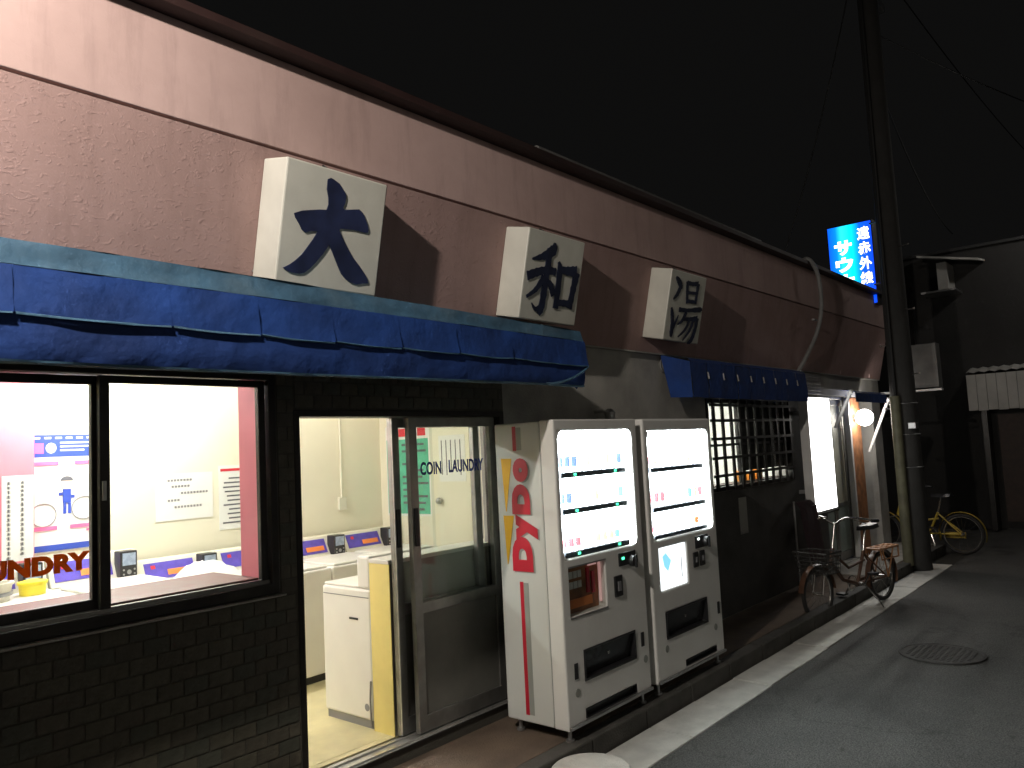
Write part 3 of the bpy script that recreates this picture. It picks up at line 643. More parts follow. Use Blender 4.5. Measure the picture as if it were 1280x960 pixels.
for u0, u1, v in ((2.75, 2.92, 1.57), (2.78, 2.92, 1.525), (2.85, 3.05, 1.475), (2.75, 2.84, 1.425), (2.80, 3.0, 1.375)):
    u = u0
    while u < u1: flat(mb, plb, u, u+.016, v-.008, v+.008, .0035, .005); u += .024
build(mb, 'printed_lines', 'grey_plastic', t)
# things on the washers at the left
t = thing('yellow_bin', 'small round yellow plastic bin behind the orange lettering', 'bin', (1.72, 5.2, .897))
build(MB().lathe((1.72, 5.2, .897), [(.060, 0), (.072, .13), (.078, .132), (.078, .14), (.066, .14), (.058, .02)], 24), 'bucket', 'yellow_bin', t, smooth=True)
build(MB().lathe((1.72, 5.2, 1.0375), [(.080, 0), (.080, .008), (.02, .02)], 24), 'lid', 'yellow_bin', t, smooth=True)
t = thing('laundry_basket', 'pale grey plastic basket beside the small yellow bin', 'basket', (1.45, 5.15, .897))
build(MB().lathe((1.48, 5.15, .897), [(.09, 0), (.115, .16), (.125, .162), (.125, .175), (.105, .175), (.082, .015)], 20), 'basket_body', 'ivory', t, smooth=True)
build(MB().lathe((1.48, 5.15, 1.0), [(.118, 0), (.121, .012), (.118, .02)], 20), 'band', 'grey_plastic', t, smooth=True)

# ------------------------------------------------------------------ roof-edge signs  (big brush characters)
def kanji_sign(X0, which, label, lm):
    t = thing('character_sign', label, 'sign', tuple(fac(X0+.3, -.3, .1)), group='box signs with one brush character each on the fascia')
    xw = .60 if which == 0 else .61
    o = fac(X0, -.018, .0005); a = Vector((xw, 0, 0)); b = fac(0, -.598)-fac(0, -.018); c = fac(0, 0, .199)-fac(0, 0)
    build(MB().obox(o, a, b, c), 'sign_box', 'sign_white', t, bevel=.008)
    build(MB().obox(fac(X0-.004, -.55, .0008), (xw+.008, 0, 0), fac(0, -.56)-fac(0, -.55), fac(0, 0, .003)-fac(0, 0)), 'mount_strip', 'steel', t)
    build(MB().tube([fac(X0+xw*.5, -.012, .09), fac(X0+xw*.5+.02, .01, .05), fac(X0+xw*.5+.03, .025, .006)], .006, 6), 'cable', 'cable', t, smooth=True)
    pl_ = on_plane(fac(X0, 0, .2), (1, 0, 0), Vector((0, -.225, .974)), Vector((0, -.974, -.225)))
    mb = MB()
    if which == 0:
        P = [(.228, -.072), (.245, -.062), (.261, -.065), (.298, -.078), (.321, -.1), (.340, -.118), (.346, -.138), (.343, -.165), (.333, -.19), (.35, -.195), (.432, -.176), (.458, -.19), (.478, -.217), (.495, -.243), (.506, -.269), (.500, -.282), (.488, -.285),
             (.41, -.283), (.332, -.291), (.326, -.300), (.354, -.339), (.39, -.382), (.427, -.42), (.475, -.458), (.517, -.497), (.534, -.518), (.539, -.536), (.505, -.541), (.469, -.551), (.43, -.546), (.395, -.532), (.365, -.510), (.341, -.477), (.31, -.43), (.276, -.379),
             (.245, -.43), (.208, -.478), (.18, -.51), (.151, -.535), (.125, -.543), (.103, -.544), (.065, -.541), (.033, -.527), (.065, -.508), (.096, -.483), (.128, -.45), (.156, -.408), (.18, -.37), (.203, -.328), (.165, -.333), (.134, -.345), (.112, -.335), (.096, -.313), (.07, -.285), (.062, -.267), (.105, -.247), (.156, -.234), (.2, -.223), (.24, -.217), (.247, -.19), (.243, -.159), (.229, -.12)]
        bm = bmesh.new(); vs = [bm.verts.new(pl_(u, v, .0015)) for u, v in P]; f = bm.faces.new(vs)
        ex = bmesh.ops.extrude_face_region(bm, geom=[f]); bmesh.ops.translate(bm, verts=[g for g in ex['geom'] if isinstance(g, bmesh.types.BMVert)], vec=pl_(0, 0, .004)-pl_(0, 0, 0))
        bmesh.ops.recalc_face_normals(bm, faces=bm.faces); bmesh.ops.triangulate(bm, faces=bm.faces)
        off = wloc(t)
        for v in bm.verts: v.co -= off
        me = bpy.data.meshes.new('brush_character'); bm.to_mesh(me); bm.free()
        build(me, 'brush_character', lm, t)
    else:
        if which == 1:
            S = [[(.272, -.075, .02), (.262, -.125, .075), (.17, -.178, .05), (.06, -.212, .012)],
                 [(.030, -.325, .06), (.12, -.290, .055), (.22, -.262, .05), (.318, -.262, .05)],
                 [(.232, -.13, .055), (.222, -.33, .058), (.212, -.50, .06), (.190, -.558, .03)], [(.212, -.51, .055), (.15, -.525, .03), (.105, -.49, .008)],
                 [(.20, -.31, .05), (.13, -.40, .035), (.045, -.455, .02)], [(.24, -.33, .03), (.285, -.36, .05), (.318, -.42, .04)],
                 [(.335, -.19, .02), (.358, -.26, .055), (.360, -.50, .055)], [(.34, -.235, .03), (.44, -.238, .06), (.545, -.225, .07)],
                 [(.548, -.235, .07), (.530, -.35, .06), (.512, -.485, .055)], [(.35, -.462, .04), (.44, -.455, .045), (.52, -.455, .05)]]
        else:
            S = [[(.075, -.078, .02), (.115, -.10, .05), (.165, -.135, .055), (.185, -.165, .03)], [(.17, -.14, .04), (.13, -.21, .04), (.075, -.26, .015)],
                 [(.062, -.33, .02), (.085, -.38, .045), (.105, -.44, .045), (.112, -.54, .05), (.10, -.565, .02)], [(.112, -.52, .04), (.17, -.42, .02), (.19, -.38, .006)],
                 [(.268, -.09, .035), (.285, -.17, .04), (.310, -.27, .035)], [(.27, -.10, .035), (.36, -.10, .035), (.46, -.085, .04)],
                 [(.462, -.085, .045), (.455, -.17, .04), (.45, -.26, .035)], [(.29, -.18, .025), (.45, -.17, .025)], [(.31, -.25, .03), (.45, -.245, .03)],
                 [(.185, -.335, .04), (.35, -.325, .032), (.545, -.30, .045), (.57, -.31, .02)],
                 [(.315, -.34, .04), (.26, -.42, .03), (.195, -.46, .01)], [(.28, -.405, .03), (.40, -.395, .035), (.52, -.38, .05)],
                 [(.52, -.375, .05), (.505, -.48, .045), (.46, -.57, .045), (.40, -.60, .02)], [(.385, -.40, .032), (.33, -.49, .03), (.225, -.56, .01)], [(.455, -.395, .032), (.41, -.49, .03), (.31, -.585, .01)]]
        for i, s_ in enumerate(S): stroke(mb, pl_, s_, .0015+i*.0004)
        build(mb, 'brush_character', lm, t)
kanji_sign(2.05, 0, 'white box sign with a large blue brush character, nearest the tiled window', 'kanji_blue')
kanji_sign(3.82, 1, 'white box sign with the middle dark brush character, above the first vending machine', 'kanji_dark')
kanji_sign(5.66, 2, 'white box sign with the last dark brush character, beside the short dark awning', 'kanji_dark')

# ------------------------------------------------------------------ awnings
def sheet(x0, x1, prof, nx, amp, seed, dz=None):
    """cloth from a yz profile swept along x with small ripples and folds"""
    rnd = random.Random(seed); ph = [rnd.uniform(0, 6.28) for _ in range(6)]; vs = []; fs = []; k = len(prof)
    for i in range(nx+1):
        x_ = x0+(x1-x0)*i/nx; s_ = dz(i/nx, x_) if dz else (0, 0, 0)
        for j, (y, z) in enumerate(prof):
            e = amp*(math.sin(x_*7+ph[0])*.45+math.sin(x_*17+ph[1]+j)*.35+math.sin(x_*31+ph[2]+2*j)*.2+math.sin(x_*3.1+j*1.3+ph[3])*.5)
            q = j/(k-1); e *= .25 if j == 0 else 1
            vs.append((x_, y-e+s_[2]*q, z+e*.4+s_[0]*(1-q)+s_[1]*q))
    for i in range(nx):
        for j in range(k-1): fs.append((i*k+j, (i+1)*k+j, (i+1)*k+j+1, i*k+j+1))
    return MB().add(vs, fs)
aw = thing('long_awning', 'long faded blue tarpaulin awning over the laundry window and door', 'awning', (2, 3.3, 2.4))
XE, F = 3.925, 2.72
sag = lambda x_: -.040*max(0, (x_-1.2)/2.7)**1.3           # the whole cover hangs lower towards its far end
topf = lambda u, x_: (sag(x_), sag(x_)*.5, 0)
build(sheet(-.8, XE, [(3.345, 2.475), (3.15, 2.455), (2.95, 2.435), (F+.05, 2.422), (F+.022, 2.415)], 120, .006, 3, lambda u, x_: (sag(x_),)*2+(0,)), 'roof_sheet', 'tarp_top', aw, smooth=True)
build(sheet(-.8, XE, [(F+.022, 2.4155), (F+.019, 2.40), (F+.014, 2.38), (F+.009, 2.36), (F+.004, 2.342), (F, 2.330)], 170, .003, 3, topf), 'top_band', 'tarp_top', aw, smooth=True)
seams = [-.80, -.40, -.02, .42, .835, 1.335, 1.69, 2.045, 2.42, 2.80, 3.22, XE]
for i in range(len(seams)-1):
    a, b = seams[i], seams[i+1]; d0 = random.uniform(-.006, .001)
    hang = lambda u, x_, d0=d0: (sag(x_)*.5, sag(x_)*.35+d0*u-.005*math.sin(math.pi*u), -.005*u)
    P = [(F, 2.329), (F-.004, 2.30), (F-.008, 2.27), (F-.012, 2.235), (F-.017, 2.20), (F-.020, 2.176)]
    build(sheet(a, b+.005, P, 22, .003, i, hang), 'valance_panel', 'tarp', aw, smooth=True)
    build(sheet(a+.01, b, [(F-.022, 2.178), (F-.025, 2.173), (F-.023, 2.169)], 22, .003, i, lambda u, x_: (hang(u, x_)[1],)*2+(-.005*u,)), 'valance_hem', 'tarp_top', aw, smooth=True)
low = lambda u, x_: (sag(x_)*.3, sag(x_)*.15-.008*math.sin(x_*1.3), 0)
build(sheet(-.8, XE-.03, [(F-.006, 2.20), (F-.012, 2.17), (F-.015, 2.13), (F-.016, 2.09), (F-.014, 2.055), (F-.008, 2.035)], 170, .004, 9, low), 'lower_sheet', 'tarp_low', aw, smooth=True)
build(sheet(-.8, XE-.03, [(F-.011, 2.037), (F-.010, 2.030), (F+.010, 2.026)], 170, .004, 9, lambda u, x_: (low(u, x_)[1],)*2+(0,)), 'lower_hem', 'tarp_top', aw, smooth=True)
build(MB().tube([(-.8, F+.022, 2.335), (XE-.01, F+.022, 2.315)], .007, 8), 'upper_rail', 'steel', aw)
mb = MB()
for x_ in (0.2, 1.3, 2.5, 3.85): mb.tube([(x_, 3.395, 2.2), (x_, F+.03, 2.33)], .009, 6)
build(mb, 'brackets', 'steel', aw)
build(MB().add([(XE, 3.345, 2.43), (XE, F+.02, 2.36), (XE+.002, F, 2.29), (XE-.004, F-.016, 2.16), (XE-.03, F+.01, 2.08), (XE-.03, F+.05, 2.02), (XE, 3.0, 2.2), (XE, 3.34, 2.35)], [(0, 1, 2, 3, 4, 5, 6, 7)]), 'end_flap', 'tarp', aw)
build(sheet(3.50, XE, [(F-.022, 2.028), (F-.028, 2.036), (F-.022, 2.044)], 20, .002, 5, lambda u, x_: (.115*u*u, .115*u*u, 0)), 'end_fold', 'tarp_top', aw, smooth=True)
a2 = thing('window_awning', 'short dark blue awning over the latticed bathhouse window', 'awning', (7.4, 3.2, 2.3))
build(sheet(6.02, 8.72, [(3.375, 2.43), (3.24, 2.40), (3.12, 2.368), (3.10, 2.345)], 60, .004, 5), 'top_sheet', 'tarp_low', a2, smooth=True)
for i in range(9):
    build(sheet(6.02+i*.3, 6.02+i*.3+.295, [(3.10, 2.343), (3.095, 2.25), (3.085, 2.15), (3.09, 2.035)], 8, .006, 30+i), 'valance_panel', 'tarp_low', a2, smooth=True)
build(MB().add([(6.018, 3.375, 2.428), (6.018, 3.10, 2.343), (6.018, 3.09, 2.035), (6.018, 3.30, 2.05)], [(0, 1, 2, 3)]), 'end_flap', 'tarp', a2)
mb = MB()
for i in range(8): mb.tube([(6.32+i*.3, 3.088, 2.26), (6.32+i*.3, 3.080, 2.20)], .008, 6)
build(mb, 'eyelets', 'steel', a2)
a3 = thing('entrance_awning', 'small dark blue awning above the lit entrance globe', 'awning', (11, 3.2, 2.2))
build(sheet(10.25, 11.62, [(3.40, 2.235), (3.22, 2.215), (3.06, 2.185), (3.045, 2.17)], 30, .003, 12), 'top_sheet', 'tarp', a3, smooth=True)
build(sheet(10.25, 11.62, [(3.045, 2.168), (3.042, 2.11), (3.045, 2.05)], 30, .004, 13), 'valance', 'tarp', a3, smooth=True)
for lab, x_, ylo, zlo, yhi, zhi in (('upper end beside the white lit sign', 10.0, 3.24, 1.735, 3.02, 2.166), ('beside the utility pole', 11.72, 3.355, 1.385, 3.05, 2.10)):
    build(MB().tube([(x_, ylo, zlo), (x_, yhi, zhi)], .021, 10).sphere((x_, yhi, zhi), .03, 10, 8), 'awning_arm', 'steel_white', a3, smooth=True)

# ------------------------------------------------------------------ vending machines
def vending(ox, oy, w_, first):
    lab = 'white drinks vending machine with red and yellow lettering on its side, nearer the laundry door' if first else 'plain white drinks vending machine beside the latticed window'
    t = thing('vending_machine', lab, 'vending machine', (ox, oy, 0), group='lit drinks vending machines by the kerb')
    X = lambda a: ox+a
    zt = 1.838
    if first: dis = (.042, .845, 1.022, 1.768); sp = (.078, .452, .690, .968); sl_ = (.185, .735, .318, .478); led = 'led'
    else: dis = (.060, .950, 1.010, 1.752); sp = (.120, .505, .665, .950); sl_ = (.158, .745, .348, .512); led = None
    base = (.175, .735, .098, .152) if first else (.40, .87, .105, .145)
    door = build(plate(X(0), X(w_), .07, zt, oy, oy+.105, [(X(d[0]), X(d[1]), d[2], d[3]) for d in (dis, sp, sl_, base)]), 'door', 'vm_white', t, bevel=.014)
    build(MB().box(X(.004), X(w_-.004), oy+.109, oy+.46, .072, zt-.006), 'cabinet', 'vm_side', t, bevel=.008)
    build(B(X(.010), X(w_-.010), oy+.096, oy+.118, .078, zt-.014), 'door_seal', 'black_plastic', t)
    build(B(X(.006), X(w_-.006), oy-.016, oy+.004, .076, .094), 'bottom_rail', 'steel', door, bevel=.003)
    for sx in (.05, w_-.07):
        for sy in (.035, .40): build(MB().lathe((X(sx), oy+sy, 0), [(.026, 0), (.026, .012), (.012, .014), (.012, .071)], 12), 'foot', 'steel', t)
    # lit display recess
    x0, x1, z0, z1 = X(dis[0]), X(dis[1]), dis[2], dis[3]
    ds = build(B(x0+.001, x1-.001, oy+.088, oy+.094, z0+.001, z1-.001), 'display', 'vm_glow', t)
    build(B(x0+.0015, x1-.0015, oy+.012, oy+.015, z0+.0015, z1-.0015), 'display_glass', 'glass', ds)
    mb = MB()
    rr = .045
    for (cx0, cz0, sx, sz) in ((x0, z0, 1, 1), (x1, z0, -1, 1), (x0, z1, 1, -1), (x1, z1, -1, -1)):
        P = [(cx0, oy+.001, cz0)]
        for k in range(7):
            a = k*math.pi/12; P.append((cx0+sx*(rr-rr*math.sin(a)), oy+.001, cz0+sz*(rr-rr*math.cos(a))))
        mb.prism(P, (0, .010, 0))
    build(mb, 'display_corners', 'vm_white', ds)
    build(MB().box(x0+.02, x1-.02, oy+.020, oy+.034, z1-.018, z1-.004).box(x0+.003, x0+.012, oy+.020, oy+.032, z0+.03, z1-.03).box(x1-.012, x1-.003, oy+.020, oy+.032, z0+.03, z1-.03), 'display_tubes', 'vm_glow2', ds)
    shz = (1.507, 1.292, 1.040) if first else (1.483, 1.210, 1.020)
    ncan = 10
    for si, sz in enumerate(shz):
        sh = build(B(x0+.035 if first else x0+.05, x1-.06, oy+.020, oy+.05, sz-.017, sz+.015), 'button_strip', 'price', ds, bevel=.003)
        if led:
            for q in (.18, .80): build(B(x0+.035+(x1-x0-.09)*q, x0+.06+(x1-x0-.09)*q, oy+.0165, oy+.0195, sz-.007, sz+.007), 'led', led, sh)
        hh = (.150, .145, .12)[si] if first else (.12, .16, .11)[si]
        for k in range(ncan):
            cx = x0+.075+(x1-x0-.16)*k/(ncan-1)
            if first: ci = (0 if k < 2 and si < 2 else 1 if (k < 3 and si == 2) else 3 if k == 8 and si == 2 else 4)
            else: ci = (1 if k < 3 and si == 1 else 3 if k == 7 and si == 1 else 2 if k == 8 and si == 1 else 4)
            if ci == 4: ci = random.choice((4, 5, 6, 0, 3, 1)) if (k < 3 or k > 7) and random.random() < .6 else random.choice((4, 4, 4, 4, 6, 2))
            key = (ci, si, first)
            if key not in canmesh:
                r_ = .022; pr = [(r_*.8, 0), (r_, .008), (r_, hh*.22), (r_, hh*.62), (r_, hh*.88), (r_*.72, hh*.96), (r_*.7, hh)]; vs = []; fs = []
                for (q, h) in pr:
                    for j in range(9): vs.append((-q*math.cos(math.pi*j/8), -q*math.sin(math.pi*j/8), h))
                for i_ in range(len(pr)-1):
                    for j in range(8): fs.append((i_*9+j, i_*9+j+1, i_*9+j+10, i_*9+j+9))
                m_ = MB().add(vs, fs).mesh('can'); m_.materials.append(M['can4']); m_.materials.append(M['can%d' % ci])
                for p in m_.polygons:
                    p.use_smooth = True
                    if hh*.2 < p.center.z < hh*.64: p.material_index = 1
                canmesh[key] = m_
            c = bpy.data.objects.new('drink_can', canmesh[key]); col.objects.link(c); c.parent = ds; c.location = Vector((cx, oy+.058, sz+.015))-wloc(ds)
    # small panel under the display
    x0, x1, z0, z1 = X(sp[0]), X(sp[1]), sp[2], sp[3]
    if first:
        p_ = build(B(x0+.001, x1-.001, oy+.060, oy+.066, z0+.001, z1-.001), 'prize_panel', 'wood_post', t)
        build(B(x0-.006, x1+.006, oy-.004, oy-.0005, z0-.012, z0-.001), 'panel_trim', 'steel', p_); build(B(x0-.006, x1+.006, oy-.004, oy-.0005, z1+.001, z1+.009), 'panel_trim', 'steel', p_)
        mb = MB()
        for r_ in range(2):
            for c_ in range(4): mb.box(x0+.02+c_*.045, x0+.055+c_*.045, oy+.052, oy+.0595, z1-.075-r_*.06, z1-.035-r_*.06)
        build(mb, 'white_labels', 'steel_white', p_)
        build(B(x0+.02, x1-.08, oy+.050, oy+.0595, z0+.03, z0+.08), 'orange_label', 'orange_print', p_)
        build(MB().box(x1-.13, x1-.10, oy+.050, oy+.0595, z0+.10, z1-.03).box(x1-.075, x1-.045, oy+.050, oy+.0595, z0+.09, z1-.06), 'red_label', 'vm_red', p_)
        build(MB().box(x1-.020, x1-.008, oy+.03, oy+.042, z0+.03, z1-.01).box(x1-.13, x1-.05, oy+.03, oy+.042, z1-.018, z1-.010), 'red_tube', 'led_red', p_)
        build(B(x0+.0015, x1-.0015, oy+.008, oy+.011, z0+.0015, z1-.0015), 'panel_glass', 'glass', p_)
    else:
        p_ = build(B(x0+.001, x1-.001, oy+.012, oy+.020, z0+.001, z1-.001), 'lit_poster', 'vm_poster', t)
        P = [(x0+.05, oy+.010, z1-.06), (x0+.10, oy+.010, z1-.04), (x0+.17, oy+.010, z1-.10), (x0+.12, oy+.010, z1-.17), (x0+.07, oy+.010, z1-.13)]
        build(MB().prism(P, (0, .0015, 0)), 'cyan_print', 'cyan_print', p_)
        build(B(x1-.075, x1-.068, oy+.009, oy+.0115, z0+.05, z1-.09), 'grey_line', 'grey_plastic', p_)
    # delivery slot, base slot
    x0, x1, z0, z1 = X(sl_[0]), X(sl_[1]), sl_[2], sl_[3]
    s_ = build(plate(x0-.010, x1+.010, z0-.010, z1+.010, oy-.007, oy-.0005, [(x0+.003, x1-.003, z0+.003, z1-.003)]), 'delivery_slot', 'vm_black', t, bevel=.002)
    build(plate(x0+.0005, x1-.0005, z0+.0005, z1-.0005, oy-.0003, oy+.085, [(x0+.004, x1-.004, z0+.004, z1-.004)]), 'slot_lining', 'vm_black', s_)
    build(MB().lathe((x0+(x1-x0)*.52, oy+.0185, (z0+z1)/2+.01), [(.010, 0), (.013, .003)], 12, 'y'), 'flap_catch', 'chrome', s_)
    b_ = build(plate(X(base[0])+.0005, X(base[1])-.0005, base[2]+.0005, base[3]-.0005, oy+.0005, oy+.029, [(X(base[0])+.004, X(base[1])-.004, base[2]+.004, base[3]-.004)]), 'base_slot_lining', 'vm_black', t)
    build(MB().prism([(x0+.001, oy+.010, z1-.002), (x1-.001, oy+.010, z1-.002), (x1-.001, oy+.040, z0+.002), (x0+.001, oy+.040, z0+.002)], (0, .01, 0)), 'flap', 'vm_dark', s_)
    build(B(X(base[0])+.001, X(base[1])-.001, oy+.03, oy+.04, base[2]+.001, base[3]-.001), 'base_grille', 'vm_black', t)
    # controls
    cx = .58 if first else .62
    zc = .79 if first else .81
    if first:
        c_ = build(B(X(cx-.045), X(cx+.045), oy-.012, oy-.0005, zc-.065, zc+.065), 'coin_return', 'black_plastic', t, bevel=.006)
        build(B(X(cx-.018), X(cx+.018), oy-.018, oy-.0125, zc-.03, zc+.03), 'return_cup', 'grey_plastic', c_, bevel=.003)
    else:
        for q in (0, .10):
            c_ = build(B(X(cx-.035+q), X(cx+.040+q), oy-.012, oy-.0005, zc-.055, zc+.055), 'coin_return', 'black_plastic', t, bevel=.006)
            build(B(X(cx-.012+q), X(cx+.016+q), oy-.018, oy-.0125, zc-.02, zc+.02), 'return_cup', 'grey_plastic', c_, bevel=.003)
    q0 = .60 if first else .63
    c_ = build(B(X(q0), X(q0+.20), oy-.010, oy-.0005, .905 if first else .885, .988 if first else .975), 'coin_panel', 'black_plastic', t, bevel=.005)
    build(B(X(q0+.03), X(q0+.055), oy-.014, oy-.0105, .945, .960), 'indicator_led', 'led' if first else 'led_white', c_)
    build(MB().lathe((X(q0+.14), oy-.040, .925), [(.032, 0), (.036, .012), (.036, .0295)], 20, 'y').box(X(q0+.132), X(q0+.148), oy-.052, oy-.0405, .885, .965), 'coin_knob', 'black_plastic', c_, smooth=True)
    for lx, lz in (((.094, .385), (.83, .41)) if first else ((.935, .41),)):
        build(B(X(lx-.018), X(lx+.018), oy-.005, oy-.0005, lz-.045, lz+.045), 'lock', 'black_plastic', t, bevel=.003)
    for lx, lz in (((.10, .262), (.855, .28)) if first else ((.14, .28), (.87, .28))):
        build(MB().lathe((X(lx), oy-.003, lz), [(.024, 0), (.024, .0025)], 20, 'y'), 'round_sticker', 'vm_shade', t)
    # top spot fixture
    return t
canmesh = {}
v1 = vending(3.635, 2.77, .912, True)
v2 = vending(4.632, 2.77, 1.000, False)
# printed side of the first machine
sx = 3.6385
pls = on_plane((sx, 0, 0), (0, 0, 1), (0, 1, 0), (-1, 0, 0))        # u = z, v = y
def sidepart(name, m, rects=None, polys=None, h=.0008):
    mb = MB()
    for u0, u1, v0, v1_ in rects or []: flat(mb, pls, u0, u1, v0, v1_, h, h+.0006)
    for P in polys or []: mb.prism([pls(u, v, h) for u, v in P], (-.0006, 0, 0))
    return build(mb, name, m, v1)
sidepart('red_stripe', 'vm_red', [(1.665, 1.812, 3.060, 3.088)]); sidepart('red_stripe', 'vm_red', [(.115, .886, 3.056, 3.083)])
sidepart('shading_stripe', 'vm_shade', [(1.668, 1.805, 3.020, 3.059)]); sidepart('shading_stripe', 'vm_shade', [(.118, .882, 3.018, 3.055)])
sidepart('yellow_wedge', 'vm_yellow', polys=[[(1.620, 3.187), (1.620, 3.102), (1.30, 3.160), (1.30, 3.166)]]); sidepart('yellow_wedge', 'vm_yellow', polys=[[(1.276, 3.187), (1.276, 3.104), (.985, 3.166), (.985, 3.172)]])
for ch, u0, wd, v0, hh in (('D', .948, .205, 2.970, .158), ('y', 1.135, .150, 2.925, .165), ('D', 1.285, .180, 2.972, .140), ('o', 1.478, .142, 2.976, .118)):
    text(ch, 'side_letter', 'vm_red', v1, pls, wd, hh, thick=.002, offset=.085, u0=u0, v0=v0, lift=.0022)
    text(ch, 'letter_shadow', 'vm_shade', v1, pls, wd, hh, thick=.0006, offset=.10, u0=u0-.006, v0=v0-.012, lift=.0009)
t = thing('wall_spotlight', 'small metal spotlight on the wall between the two vending machines', 'spotlight', (4.9, 3.38, 1.9))
build(MB().tube([(5.0, 3.402, 1.93), (5.0, 3.32, 1.93), (5.0, 3.28, 1.90)], .012, 8), 'arm', 'steel', t, smooth=True)
build(MB().lathe((4.93, 3.22, 1.855), [(.035, 0), (.042, .06), (.02, .085)], 16), 'head', 'steel', t, smooth=True)
t = thing('vent_pipe', 'short round vent pipe elbow high on the wall left of the short awning', 'vent', (6.1, 3.4, 2.33))
build(MB().tube([(6.1, 3.402, 2.34), (6.1, 3.34, 2.34), (6.1, 3.29, 2.32), (6.1, 3.27, 2.27)], .045, 14), 'elbow', 'pipe', t, smooth=True)
build(MB().lathe((6.1, 3.385, 2.34), [(.065, 0), (.065, .015)], 18, 'y'), 'flange', 'pipe', t)

# ------------------------------------------------------------------ latticed window
lw = build(plate(6.86, 8.95, 1.17, 2.06, 3.392, 3.46, [(6.90, 8.91, 1.21, 2.02)]), 'lattice_window', 'alu_dark', bh, bevel=.003)
lv = MB().box(-.022, .022, 3.372, 3.390, 1.175, 2.055).mesh('bar'); 
for i in range(11):
    b_ = build(lv, 'lattice_bar', 'alu_dark', lw); b_.location = Vector((6.97+i*.192, 0, 0))-wloc(lw)
for z in (1.32, 1.49, 1.674, 1.85, 2.00):
    build(B(6.87, 8.94, 3.360, 3.3715, z-.014, z+.014), 'lattice_rail', 'alu_dark', lw)
for a, b in ((6.905, 7.58), (7.60, 8.25), (8.27, 8.905)): build(B(a, b, 3.43, 3.434, 1.212, 2.018), 'pane', 'glass', lw)
build(MB().box(7.58, 7.60, 3.42, 3.445, 1.212, 2.018).box(8.25, 8.27, 3.42, 3.445, 1.212, 2.018).box(6.905, 8.905, 3.415, 3.42, 1.60, 1.625), 'muntins', 'alu_dark', lw)
build(MB().box(6.6, 9.2, 4.6, 4.65, .9, 2.45).box(6.6, 9.2, 3.65, 4.6, .9, .95).box(6.6, 9.2, 3.65, 4.6, 2.4, 2.45).box(6.55, 6.6, 3.65, 4.65, .9, 2.45).box(9.2, 9.25, 3.65, 4.65, .9, 2.45), 'office_walls', 'ceiling', kind='structure')
build(B(7.72, 9.16, 3.50, 3.515, 1.33, 2.12), 'window_curtain', 'curtain', label='dark curtain behind the latticed window', cat='curtain')
t = thing('office_light', 'fluorescent light inside the room behind the latticed window', 'ceiling light', (7.6, 4.2, 2.38))
build(MB().tube([(7.0, 4.15, 2.34), (8.2, 4.15, 2.34)], .018, 8), 'tube', 'tube', t); build(B(6.95, 8.25, 4.10, 4.20, 2.36, 2.399), 'housing', 'steel_white', t)
for i, (x_, z_, h_) in enumerate(((7.80, 1.22, .11), (8.02, 1.22, .08), (8.22, 1.22, .12))):
    o = thing('boxed_goods', ['tallest', 'flat', 'last'][i]+' orange box of goods on the sill behind the lattice', 'box', (x_, 3.56, z_), group='orange boxes on the latticed window sill')
    build(B(x_, x_+.16, 3.53, 3.60, z_, z_+h_), 'carton', 'amber', o, bevel=.003); build(B(x_+.03, x_+.13, 3.526, 3.5295, z_+.02, z_+h_*.6), 'print', 'vm_yellow', o)
build(B(6.9, 8.92, 3.47, 3.64, 1.205, 1.219), 'inner_sill', 'dark_wood', bh)
t = thing('wall_plate', 'small pale notice plate on the dark wall under the lattice', 'notice', (7.5, 3.4, .85))
build(B(7.42, 7.60, 3.392, 3.4035, .72, 1.08), 'plate', 'wall_grey', t, bevel=.003); build(MB().box(7.44, 7.58, 3.385, 3.3915, .725, .745), 'ledge', 'steel', t)

# ------------------------------------------------------------------ bathhouse entrance
t = thing('lit_sign_box', 'blank white lit sign box standing upright beside the entrance', 'sign', (9.35, 3.25, .8))
build(plate(8.97, 9.745, .775, 2.115, 3.196, 3.30, [(8.99, 9.725, .795, 2.095)]), 'casing', 'steel_white', t, bevel=.004)
build(B(8.991, 9.724, 3.201, 3.22, .796, 2.094), 'face', 'box_glow', t)
build(B(8.9905, 9.7245, 3.28, 3.296, .7955, 2.0945), 'back_panel', 'steel_white', t)
build(MB().box(8.97, 9.745, 3.19, 3.30, .748, .772), 'bottom_bar', 'alu_dark', t, bevel=.003)
build(MB().box(9.05, 9.10, 3.301, 3.403, 1.0, 1.04).box(9.6, 9.65, 3.301, 3.403, 1.0, 1.04).box(9.05, 9.10, 3.301, 3.403, 1.9, 1.94).box(9.6, 9.65, 3.301, 3.403, 1.9, 1.94), 'wall_brackets', 'steel', t)
t = thing('shutter_box', 'slatted metal shutter box above the blank lit sign', 'shutter box', (9.4, 3.38, 2.25))
for i in range(6): build(B(9.0, 9.93, 3.350-.004*(i % 2), 3.40, 2.155+i*.042, 2.190+i*.042), 'slat', 'steel', t, bevel=.003)
build(B(8.98, 9.0-.001, 3.33, 3.403, 2.14, 2.42), 'end_plate', 'alu_dark', t)
ed = build(MB().box(9.951, 9.99, 3.45, 3.56, .01, 2.155).box(11.14, 11.17, 3.45, 3.56, .01, 2.155).box(9.99, 11.14, 3.45, 3.56, 2.12, 2.155), 'entrance_frame', 'alu', bh, bevel=.003)
